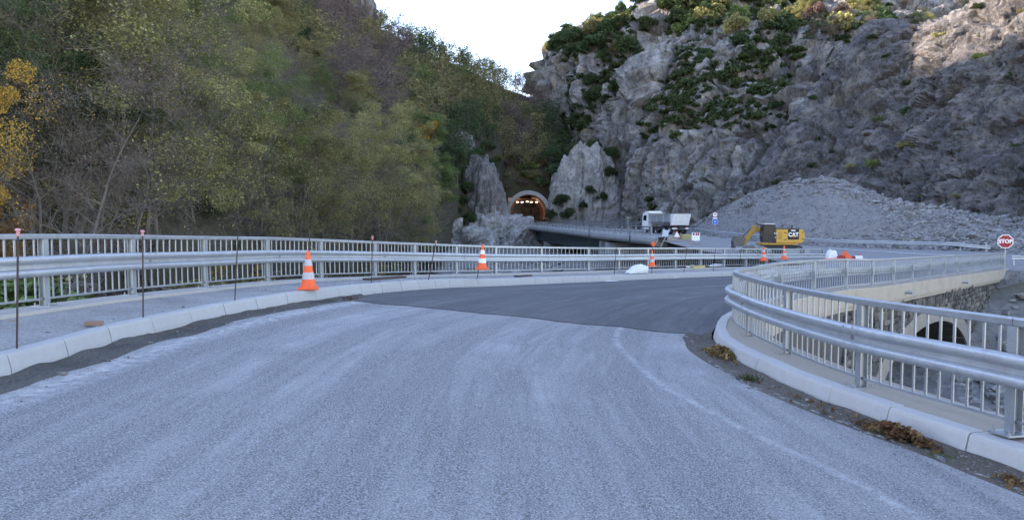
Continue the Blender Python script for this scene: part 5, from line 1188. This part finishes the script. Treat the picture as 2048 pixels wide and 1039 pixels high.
lump('sheeting', [(-.4, 0), (-.3, .1), (0, .14), (.3, .11), (.5, .05), (.5, 0)], .5, M['tarp'], 'crumpled white sheeting at the foot of the far railing', 'sheeting', P(1385, 534, 41.4), .7, .05, 5)
lump('sheeting', [(-.5, 0), (-.3, .13), (0, .17), (.4, .15), (.6, .05), (.6, 0)], .5, M['tarp'], 'larger crumpled white sheeting near the railing end', 'sheeting', P(1432, 532, 43), .7, .05, 6)
for u, v, seed, lb in ((1222, 561.5, 8, 'torn pale paper on the fresh asphalt by the kerb'), (1345, 555, 9, 'second torn paper scrap on the fresh asphalt')):
    q = G(u, v, .03); lump('paper_scrap', [(-.4, 0), (-.2, .02), (0, .035), (.25, .02), (.4, .01), (.4, 0)], .35, M['tarp'], lb, 'litter', q, .5, .03, seed)
# ---- leaf piles and tufts in the right gutter
litter = leafmat('dead_leaves', (.05, .03, .016), (.15, .088, .042), (.36, .25, .12), .15, 8.)
def leaf_pile(u, v, L, Wd, h, n, label, seed):
    c = G(u, v); t = KR.near(c); tg = KR.tan(np.array([t]))[0]; nn = KR.nor(np.array([t]))[0]; r0 = np.random.default_rng(seed); a, b = r0.normal(0, .42, n), r0.normal(0, .42, n); rr = np.clip(1 - (a * a + b * b), 0, 1)
    q = c[None, :2] + tg[None, :2] * (a * L)[:, None] + nn[None, :2] * (b * Wd)[:, None]; z_ = HR(q) + .02 + h * rr * r0.uniform(.2, 1, n); s = Soup(); s.leaves(np.column_stack([q, z_]), .06, r0, .6); o = tag(link('leaf_pile', s.mesh('leaf_pile', litter)), label, 'leaves', None, 'stuff'); return o
leaf_pile(1443, 712, .55, .24, .14, 750, 'pile of brown dead leaves at the nose of the right kerb', 1)
leaf_pile(1798, 880, .48, .15, .13, 750, 'pile of brown dead leaves against the right kerb', 2)
leaf_pile(2040, 975, .3, .12, .05, 90, 'thin scatter of dead leaves low in the right gutter', 3)
leaf_pile(1650, 820, 1.6, .22, .02, 70, 'few dead leaves strewn along the right gutter', 4)
leaf_pile(700, 598, .5, .3, .02, 50, 'dead leaves on the sand where the fresh asphalt begins', 5)
def tuft(u, v, n, h, label, seed, z=None):
    c = G(u, v) if z is None else hz(u, v, z); r0 = np.random.default_rng(seed); s = Soup(); az = r0.uniform(0, 6.28, n); b = np.column_stack([r0.normal(0, .09, n), r0.normal(0, .06, n), np.zeros(n)]) + c; e = b + np.column_stack([np.cos(az) * .6, np.sin(az) * .6, r0.uniform(.5, 1.2, n)]) * h * r0.uniform(.5, 1, (n, 1)); s.tubes(b, e, np.full(n, .004), np.full(n, .001), 3); tag(link('grass_tuft', s.mesh('grass_tuft', LM['grass'])), label, 'grass', None, 'stuff')
tuft(1498, 760, 130, .12, 'green grass tuft in the right gutter', 1); tuft(1880, 915, 80, .07, 'low grass tuft beyond the leaf pile', 2); tuft(1460, 700, 60, .14, 'dry grass growing behind the leaf pile', 3); tuft(1770, 868, 60, .13, 'dry grass stalks by the kerb leaf pile', 4)
# pale broken stones edging the old asphalt on the right
edge = bpy.data.objects.new('asphalt_edge', None); C.objects.link(edge); edge['kind'] = 'structure'
r0 = np.random.default_rng(9); t0, t1 = KR.near(G(2040, 990)), KR.near(seam[-1])
tq = t0
while tq < t1:
    c = KR.at(np.array([tq]))[0] + KR.nor(np.array([tq]))[0] * (.47 + r0.normal(0, .035)); L = r0.uniform(.07, .22)
    if r0.uniform() < .62:
        o = link('edge_stone', ICOM[int(r0.integers(0, 10))], edge); o.location = (c[0], c[1], hr(c[0], c[1]) + .004); o.scale = (L * .8, L * .38, .05); tg = KR.tan(np.array([tq]))[0]; o.rotation_euler = (0, 0, math.atan2(tg[1], tg[0]) + r0.normal(0, .25))
    tq += L * 1.1

# ---- road signs
def sign_post(root, h, r=.03): mb = MB(); mb.tube([(0, 0, -.1), (0, 0, h)], r, 10); mb.build('post', M['galv'], root, 40)
def disc(r, y, th, mat, root, nm, z, n=32, rot=0.):
    mb = MB(); pts = [(math.cos(a + rot) * r, math.sin(a + rot) * r + z) for a in np.linspace(0, 2 * math.pi, n, endpoint=False)]; mb.prism(pts, y, y + th, 'y'); return mb.build(nm, mat, root)
def letters(root, txt, size, loc, mat, bold=0., sx=1., rz=0., nm='lettering'):
    o = link(nm, text_mesh(txt, size, .002, mat, bold, nm, sx), root); o.location = loc; o.rotation_euler = (math.pi / 2, 0, rz); return o
q = Pz(2012, 47.5, 0); q[2] = hr(q[0], q[1]); st = thing('stop_sign', 'red octagonal stop sign at the end of the curved railing', 'road sign', q, math.atan2(-q[0], q[1]) * .8)
sz = P(2012, 482.5, 47.5)[2] - q[2]; sign_post(st, sz + .3)
disc(.46, -.045, .012, M['signw'], st, 'border_plate', sz, 8, math.pi / 8); disc(.415, -.050, .006, M['red'], st, 'face', sz, 8, math.pi / 8); letters(st, 'STOP', .33, (0, -.0545, sz), M['signw'], .012, .92)
q = Pz(1430, 95.5, 0); q[2] = hr(q[0], q[1]); sg = thing('speed_sign', 'round red ringed sign reading 70 with a blue disc below', 'road sign', q, -.25)
z1, z2 = P(1429, 429, 95.5)[2] - q[2], P(1430, 443, 95.5)[2] - q[2]; sign_post(sg, z1 + .2)
disc(.36, -.05, .01, M['red'], sg, 'border_ring', z1); disc(.275, -.056, .007, M['signw'], sg, 'face', z1); letters(sg, '70', .33, (0, -.062, z1), M['black'], .01)
disc(.385, -.05, .01, M['signw'], sg, 'blue_sign_rim', z2); b_ = disc(.355, -.056, .007, M['blue'], sg, 'blue_sign_face', z2)
for zz, w_ in ((.07, .34), (-.02, .14), (-.11, .2)): mb = MB(); mb.box((0, -.058, z2 + zz), (w_, .004, .035)); mb.build('sign_line', M['signw'], sg)
mb = MB(); mb.box((0, -.05, (z1 + z2) / 2 - .0), (.55, .01, .12)); mb.build('sub_plate', M['signw'], sg)
q = Pz(1256, 116, 0); q[2] = hr(q[0], q[1]); t = thing('lamp_post', 'thin T shaped pole standing by the far bridge barrier', 'pole', q); mb = MB(); mb.tube([(0, 0, 0), (0, 0, 1.95)], .06, 8); mb.build('pole', M['galv'], t, 40); mb = MB(); mb.bbox((0, 0, 1.98), (.75, .1, .09), .02); mb.build('cross_arm', M['galv'], t)
# ---- building site at the bridge end
def at_px(u, d): q = Pz(u, d, 0); q[2] = hr(q[0], q[1]); return q
t = thing('warning_sign', 'white triangular warning sign standing on the road works', 'road sign', at_px(1354, 78), -.2)
mb = MB(); mb.prism([(-.45, .15), (.45, .15), (0, .95)], -.02, .0, 'y'); mb.build('border', M['red'], t); mb = MB(); mb.prism([(-.33, .22), (.33, .22), (0, .8)], -.03, -.021, 'y'); mb.build('face', M['signw'], t)
for s_ in (-1, 1): mb = MB(); mb.tube([(s_ * .3, 0, .2), (s_ * .4, .35, 0)], .02, 6); mb.build('leg', M['galv'], t)
t = thing('site_board', 'white board with red markings beside the timber stack', 'board', at_px(1392, 76), -.25)
mb = MB(); mb.bbox((0, 0, .45), (.82, .04, .85), .01); mb.build('panel', M['signw'], t)
for x in (-.22, .05, .25): mb = MB(); mb.box((x, -.024, .72), (.17, .006, .26)); mb.build('red_mark', M['red'], t)
for x in (-.3, .3): mb = MB(); mb.box((x, .12, .12), (.05, .5, .05)); mb.build('foot', M['galv'], t)
t = thing('timber_stack', 'stack of yellowish boards behind the warning sign', 'timber', at_px(1373, 79), .35)
for k in range(4):
    for j in range(3): mb = MB(); mb.bbox((random.uniform(-.05, .05), -.28 + j * .28, .1 + k * .13), (1.55, .25, .10), .008); mb.build('plank', M['wood_y'], t)
for u, d, L, rz, rx, lb in ((1372, 74, 1.9, .35, .0, 'pale plank lying on the road works'), (1390, 71, 1.3, .1, .0, 'short plank lying before the site board')):
    mb = MB(); mb.bbox((0, 0, .04), (L, .16, .06), .006); o = tag(mb.build('plank', M['wood']), lb, 'plank'); o.location = at_px(u, d); o.rotation_euler = (0, rx, rz)
for (u0, v0, u1, v1, d, lb, mt, w_) in ((1303, 500, 1316, 478, 66, 'leaning wooden batten tied with an orange rag', 'wood', .07), (1319, 498, 1331, 474, 68, 'leaning pale batten at the bridge end', 'wood', .06)):
    a, b = Vector(P(u0, v0, d)), Vector(P(u1, v1, d + 1)); mb = MB(); mb.tube([a, b], w_, 4); o = mb.build('batten', M[mt], None, 0); o.data.transform(Matrix.Translation(-a)); o.location = a; tag(o, lb, 'batten')
lump('rag', [(-.25, .2), (-.2, .4), (0, .5), (.25, .42), (.3, .2), (.1, .05), (-.1, .02)], .3, M['orange'], 'orange rag knotted round the leaning batten', 'rag', P(1306, 492, 65.7), .2, .14, 12)
lump('site_lump', [(-.6, 0), (-.5, .4), (-.1, .62), (.35, .5), (.6, .2), (.6, 0)], .8, M['ledge'], 'brown lump of spoil beside the pit at the bridge end', 'spoil', at_px(1345, 73), .3, .16, 14)
lump('site_lump', [(-.7, 0), (-.65, .3), (0, .38), (.65, .34), (.75, 0)], .9, M['black'], 'black pile added in place of the dark pit at the bridge end', 'dark pile', at_px(1329, 74), .2, .12, 15)  # black lump added where a pit lies dark; the darkness is its colour
mb = MB(); mb.bbox((0, 0, .45), (.62, .05, .9), .01); o = tag(mb.build('grey_panel', M['galv']), 'grey metal panel leaning at the bridge end', 'panel'); o.location = at_px(1330, 77); o.rotation_euler = (-.25, .1, -.3)
# orange netting and broken signs in the middle of the junction
for k, (u, d, prof, wd, mt, lb) in enumerate(((1664, 57.5, [(-.5, 0), (-.45, .5), (-.2, 1.0), (.1, .85), (.35, .9), (.45, .3), (.6, 0)], .5, 'band', 'crumpled white and orange barrier sheet standing on the junction'), (1668, 56.5, [(-.9, 0), (-.7, .16), (0, .22), (.7, .18), (.9, 0)], .6, 'orange', 'flat orange netting spread on the junction'), (1682, 57.5, [(-.4, 0), (-.4, .3), (-.1, .45), (.3, .4), (.5, .1), (.5, 0)], .5, 'red', 'bright red plastic block among the orange netting'), (1693, 58, [(-.5, 0), (-.4, .4), (-.05, .85), (.2, .5), (.5, .25), (.6, 0)], .5, 'orange', 'orange folded sign heaped on the netting'), (1703, 58.5, [(-.4, 0), (-.35, .28), (.3, .36), (.45, 0)], .4, 'red', 'small red plastic piece beside the netting'), (1718, 59, [(-.4, 0), (-.4, .3), (.4, .32), (.4, 0)], .3, 'band', 'low white block beside the netting'))):
    lump('site_debris', prof, wd, M[mt], lb, 'debris', at_px(u, d), .2, .10, 20 + k)
# ---- excavator
ex = thing('excavator', 'yellow tracked excavator parked with its bucket lowered before the rubble heap', 'excavator', P(1555, 508, 63), math.radians(-4)); ex.scale = (.92, .92, .92)
def part(nm, mb, mat, parent, sm=30): return mb.build(nm, mat, parent, sm)
mb = MB(); prof = [(-.52, 1.06), (1.78, 1.06), (1.96, 1.2), (2.04, 1.5), (2.04, 2.0), (1.92, 2.26), (1.7, 2.32), (-.52, 2.32)]; mb.prism(prof, -1.25, 1.25, 'y'); hb = part('house', mb, M['cat'], ex)
bm = bmesh.new(); bm.from_mesh(hb.data); bmesh.ops.bevel(bm, geom=[e for e in bm.edges if len(e.link_faces) == 2 and e.calc_face_angle(0) > .5], offset=.05, segments=2, affect='EDGES'); bm.to_mesh(hb.data); bm.free()
mb = MB(); mb.bbox((-.1, 0, .98), (3.2, 2.3, .16), .03); part('turntable_frame', mb, M['cat'], ex)
mb = MB(); mb.bbox((.5, -.1, 2.36), (2.2, 2.2, .10), .03); part('engine_cover', mb, M['chassis'], ex)
mb = MB(); mb.tube([(1.2, -.2, 2.38), (1.2, -.2, 2.68)], .06, 10); part('exhaust', mb, M['chassis'], ex); 
for y in (-1.15, 1.1): mb = MB(); mb.tube([(.7, y, 2.38), (.7, y, 2.66), (1.35, y, 2.66), (1.35, y, 2.38)], .022, 6); part('handrail', mb, M['chassis'], ex)
# cab: frame, glass, roof
mb = MB(); prof = [(-1.62, 1.12), (-.55, 1.12), (-.55, 2.72), (-1.52, 2.78), (-1.66, 2.2), (-1.70, 1.6)]; mb.prism(prof, -1.22, -.20, 'y'); cb = part('cab', mb, M['chassis'], ex, 0)
mb = MB(); mb.prism([(-1.54, 1.75), (-1.10, 1.75), (-1.10, 2.64), (-1.44, 2.68), (-1.56, 2.2)], -1.232, -1.222, 'y'); part('front_side_window', mb, M['glass'], ex); mb = MB(); mb.prism([(-1.02, 1.75), (-.62, 1.75), (-.62, 2.62), (-1.02, 2.64)], -1.232, -1.222, 'y'); part('rear_side_window', mb, M['glass'], ex)
mb = MB(); mb.prism([(-1.54, 1.25), (-1.18, 1.25), (-1.18, 1.66), (-1.54, 1.66)], -1.230, -1.222, 'y'); part('lower_window', mb, M['glass'], ex)
mb = MB(); mb.prism([(-1.09, -.18), (-.26, -.18), (-.26, .7), (-1.09, .7)], 0, .012, 'y', 0, Matrix.Rotation(math.pi / 2, 3, 'Z'), (-1.655, 0, 1.95)); 
mb = MB(); mb.box((-1.685, -.71, 2.05), (.02, .82, 1.0)); part('windscreen', mb, M['glass'], ex)
mb = MB(); mb.bbox((-1.08, -.71, 2.80), (1.0, 1.04, .08), .03); part('cab_roof', mb, plain('cab_roof_paint', (.55, .53, .5), .5), ex)
mb = MB(); mb.bbox((-.58, -1.24, 1.62), (.22, .03, .92), .01); part('door_panel', mb, M['chassis'], ex); 
q = letters(ex, '323', .15, (-.58, -1.262, 1.95), M['signw'], .004); q = letters(ex, 'F', .15, (-.58, -1.262, 1.55), M['signw'], .004)
# grille louvres, logo panel
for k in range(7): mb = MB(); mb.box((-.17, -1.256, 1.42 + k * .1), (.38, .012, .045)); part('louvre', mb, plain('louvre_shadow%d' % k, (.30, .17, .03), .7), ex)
mb = MB(); mb.bbox((1.03, -1.258, 1.85), (.98, .022, .92), .006); lp = part('logo_panel', mb, M['black'], ex)
letters(ex, 'CAT', .50, (1.03, -1.274, 1.82), M['signw'], .016, .92)
mb = MB(); mb.prism([(.80, 1.615), (1.26, 1.615), (1.03, 1.84)], -1.285, -1.279, 'y'); part('logo_triangle', mb, M['cat'], ex)
mb = MB(); mb.box((1.0, -1.272, 2.2), (.38, .008, .09)); part('plate', mb, M['signw'], ex)
for x, z_ in ((.3, 2.0), (.3, 1.38), (1.86, 2.05), (1.86, 1.42)): mb = MB(); mb.bbox((x, -1.258, z_), (.2, .02, .07), .005); part('latch', mb, M['black'], ex)
# undercarriage
for y in (-.95, .95):
    mb = MB(); pr = [(-1.95 + .42 * (1 - math.cos(a)) if False else 0, 0) for a in (0,)]; pts = []
    for a in np.linspace(math.pi / 2, 3 * math.pi / 2, 9): pts.append((-1.5 + .42 * math.cos(a), .44 + .42 * math.sin(a)))
    for a in np.linspace(-math.pi / 2, math.pi / 2, 9): pts.append((1.5 + .42 * math.cos(a), .44 + .42 * math.sin(a)))
    mb.prism(pts, y - .3, y + .3, 'y'); part('track', mb, M['black'], ex)
    for x in (-1.5, 1.5): mb = MB(); mb.tube([(x, y - .32, .44), (x, y + .32, .44)], .28, 14); part('sprocket', mb, M['steel_dark'], ex)
mb = MB(); mb.bbox((0, 0, .68), (1.7, 1.5, .5), .05); part('undercarriage', mb, M['chassis'], ex)
def arm(nm, pts, wd, y, mat=M['cat']): mb = MB(); mb.prism(pts, y - wd / 2, y + wd / 2, 'y'); return part(nm, mb, mat, ex, 0)
arm('boom', [(-.3, 1.25), (-.55, 1.8), (-1.75, 2.5), (-2.15, 2.66), (-2.32, 2.5), (-2.2, 2.2), (-1.8, 2.12), (-.9, 1.55), (-.8, 1.25)], .42, .12, M['cat_muddy'])
arm('stick', [(-2.0, 2.66), (-2.26, 2.72), (-2.5, 2.3), (-3.3, 1.05), (-3.2, .75), (-2.98, .78), (-2.4, 1.75), (-2.05, 2.0)], .32, -.02, M['cat_muddy'])
mb = MB(); mb.tube([(-1.0, .12, 2.5), (-2.0, .12, 2.86)], .075, 8); part('boom_cylinder', mb, M['steel_dark'], ex); mb = MB(); mb.tube([(-2.35, -.02, 2.5), (-3.2, -.02, 1.62)], .06, 8); part('bucket_cylinder', mb, M['steel_dark'], ex)
bk = [(-3.05, 1.5), (-3.5, 1.72), (-3.95, 1.62), (-4.15, 1.2), (-4.1, .72), (-3.95, .50), (-3.9, .8), (-3.55, .72), (-3.2, .8)]
arm('bucket', bk, 1.1, -.02, M['steel_dark'])
for k in range(4): mb = MB(); mb.prism([(-4.12, .72), (-3.98, .5), (-4.02, .34), (-4.14, .5)], -.5 + k * .3, -.38 + k * .3, 'y'); part('bucket_tooth', mb, M['steel_dark'], ex)
# lumps of broken asphalt by the excavator
for k, (u, d, s_, lb) in enumerate(((1518, 58.5, 1.25, 'big grey slab of broken asphalt before the digger'), (1492, 59, .7, 'smaller grey slab of broken asphalt beside the bucket'), (1541, 58, .6, 'low lump of broken asphalt under the digger cab'), (1505, 58, .55, 'small lump of asphalt between the broken slabs'))):
    q = at_px(u, d); mx = rock_mesh('asphalt_slab', 60 + k, M['rubble'], (1.25, .8, .55), 3); o = tag(link('asphalt_slab', mx), lb, 'rubble'); o.location = Vector(q) + Vector((0, 0, s_ * .25 + .12)); o.scale = (s_ * .85, s_ * .85, s_ * .8); o.rotation_euler = (.1, .25, .4 * k)
rs = RockSoup(); r0 = np.random.default_rng(77)
for k in range(260):
    u = r0.normal(1515, 20); q = at_px(u, 58.5 + r0.normal(0, .7)); hh = max(0, .6 * (1 - abs(u - 1515) / 45)); rs.rock(q + np.array((0, 0, hh * r0.uniform(0, 1))), r0.uniform(.1, .28), .5, r0)
tag(link('asphalt_rubble', rs.mesh('asphalt_rubble', M['rubble'])), 'loose broken asphalt heaped below the slabs', 'rubble', None, 'stuff')
for k, (u, d, w_) in enumerate(((1586, 60.5, 1.1), (1612, 60, .5))): mb = MB(); mb.bbox((0, 0, .3), (w_, .6, .6), .03); o = tag(mb.build('concrete_block', M['bridge_conc']), ('long', 'short')[k] + ' concrete block on the road behind the curved railing', 'block'); o.location = at_px(u, d)
# ---- dump truck
tk_ = thing('dump_truck', 'white four axle dump truck with a grey steel body on the bridge', 'truck', at_px(1331, 100), math.radians(-70)); 
mb = MB(); mb.prism([(-4.1, .62), (-2.55, .62), (-2.55, 2.72), (-2.75, 2.86), (-3.75, 2.86), (-3.98, 2.6), (-4.1, 1.75)], -1.2, 1.2, 'y'); part('cab', mb, M['white'], tk_, 0)
mb = MB(); mb.prism([(-3.9, 2.87), (-2.7, 2.87), (-2.7, 3.08), (-3.55, 3.08)], -1.0, 1.0, 'y'); part('roof_deflector', mb, M['white'], tk_, 0)
for y, nm in ((-1.205, 'side_window'), (1.205, 'side_window')): mb = MB(); mb.prism([(-3.85, 1.78), (-2.95, 1.78), (-2.95, 2.5), (-3.75, 2.5)], y - .006, y + .006, 'y'); part(nm, mb, M['glass'], tk_)
mb = MB(); mb.box((-4.06, 0, 2.2), (.03, 2.1, .75), Matrix.Rotation(.12, 3, 'Y')); part('windscreen', mb, M['glass'], tk_)
mb = MB(); mb.box((-4.12, 0, .85), (.06, 2.3, .4)); part('bumper', mb, M['chassis'], tk_)
mb = MB(); mb.bbox((.5, 0, .82), (7.2, .95, .28), .03); part('chassis', mb, M['chassis'], tk_)
def sect(x, wt, wbm, zt, zb): return [(x, -wt, zt), (x, -wt * .98, zb + .5), (x, -wbm, zb), (x, wbm, zb), (x, wt * .98, zb + .5), (x, wt, zt)]
A = np.array([sect(-2.35, 1.22, .75, 2.5, 1.75), sect(-2.2, 1.24, .75, 2.52, 1.2), sect(3.2, 1.24, .75, 2.52, 1.12), sect(3.25, 1.25, .8, 2.52, 1.12)]); mb = MB(); mb.grid(A); mb.add(A[0], [(0, 1, 2, 3, 4, 5)]); part('tipper_body', mb, M['silver'], tk_, 0)
mb = MB(); mb.grid(np.array([[(-2.2, 1.1, 2.3), (3.2, 1.1, 2.3)], [(-2.2, -1.1, 2.3), (3.2, -1.1, 2.3)]])); part('load', mb, M['rubble_fines'], tk_)
for y in (-1.24, 1.24):
    for x in (-2.0, -.3, 1.4, 3.0): mb = MB(); mb.bbox((x, y, 1.98), (.12, .1, 1.0), .02); part('body_rib', mb, M['silver'], tk_)
    mb = MB(); mb.bbox((.5, y, 2.53), (5.6, .14, .12), .02); part('top_rail', mb, M['silver'], tk_)
mb = MB(); mb.prism([(3.25, 1.12), (3.55, 1.15), (4.15, 2.62), (3.35, 2.62)], -1.28, 1.28, 'y'); part('tailgate', mb, M['white'], tk_, 0)
for y in (-.85, 0, .85): mb = MB(); mb.box((3.88, y, 1.92), (.06, .12, 1.45), Matrix.Rotation(.39, 3, 'Y')); part('tailgate_rib', mb, M['white'], tk_)
mb = MB(); mb.bbox((-2.75, 0, 2.78), (1.5, 2.4, .07), .02); part('cab_guard', mb, M['silver'], tk_)
mb = MB(); mb.box((3.6, 0, .72), (.12, 2.4, .16)); part('rear_bumper', mb, M['signw'], tk_)
for y in (-.85, .85): mb = MB(); mb.box((3.67, y, .95), (.04, .35, .14)); part('tail_lamp', mb, M['red'], tk_)
mb = MB(); mb.lathe([(.30, -.16), (.48, -.17), (.53, -.11), (.53, .11), (.48, .17), (.30, .16)], 20); mb.v = [(x, z, y) for x, y, z in mb.v]; TY_ = mb.mesh('tyre', M['black'], 40)
mb = MB(); mb.lathe([(.0, -.05), (.12, -.12), (.14, -.06), (.28, -.10), (.31, -.16), (.31, .16), (.0, .1)], 16); mb.v = [(x, z, y) for x, y, z in mb.v]; RM_ = mb.mesh('rim', M['silver'], 40)
for x in (-3.35, -1.75, 1.5, 2.85):
    for y in (-1.03, 1.03):
        wv = bpy.data.objects.new('wheel', None); C.objects.link(wv); wv.parent = tk_; wv.location = (x, y, .53); link('tyre', TY_, wv); q = link('rim', RM_, wv); q.rotation_euler = (0, 0, 0 if y < 0 else math.pi)
for y in (-1.1, 1.1): mb = MB(); mb.prism([(.85, 1.0), (.85, 1.12), (1.5, 1.16), (2.85, 1.16), (3.5, 1.1), (3.5, .98)], y - .22, y + .22, 'y'); part('mudguard', mb, M['chassis'], tk_)
# ---- low barrier right of the stop sign
q0 = at_px(2030, 52); t = thing('short_barrier', 'short low guard rail to the right of the stop sign', 'guard rail', q0)
for k in range(4): mb = MB(); mb.box((k * 1.9, -.3 * k, .3), (.1, .06, .7)); mb.build('post', M['galv'], t)
mb = MB(); mb.grid(np.array([[(k * 1.9, -.3 * k - .05 - x, .52 + z) for x, z in WB] for k in (-.1, 1, 2, 3.1)])); mb.build('guard_beam', M['galv_beam'], t, 40)

# ---- grit and small chips swept to the kerbs and over the walkway
rs = RockSoup(); r0 = np.random.default_rng(91)
for k in range(900):
    w_ = r0.uniform()
    if w_ < .45: t = r0.uniform(2, 34); o_ = -abs(r0.normal(.22, .22)); q = KL.at(np.array([t]))[0] + KL.nor(np.array([t]))[0] * o_; z_ = hr(q[0], q[1]) + .012
    elif w_ < .7: t = r0.uniform(8, 24); o_ = abs(r0.normal(.25, .2)) + .03; q = KR.at(np.array([t]))[0] + KR.nor(np.array([t]))[0] * o_; z_ = hr(q[0], q[1]) + .015
    else: t = r0.uniform(10, 40); o_ = r0.uniform(.35, 1.6); q = KL.at(np.array([t]))[0] + KL.nor(np.array([t]))[0] * o_; z_ = q[2] + .002
    rs.rock((q[0], q[1], z_), .008 + r0.gamma(1.3, .007), .4, r0)
tag(link('grit', rs.mesh('grit', M['rubble'])), 'loose grit and stone chips strewn along the kerbs and walkway', 'grit', None, 'stuff')
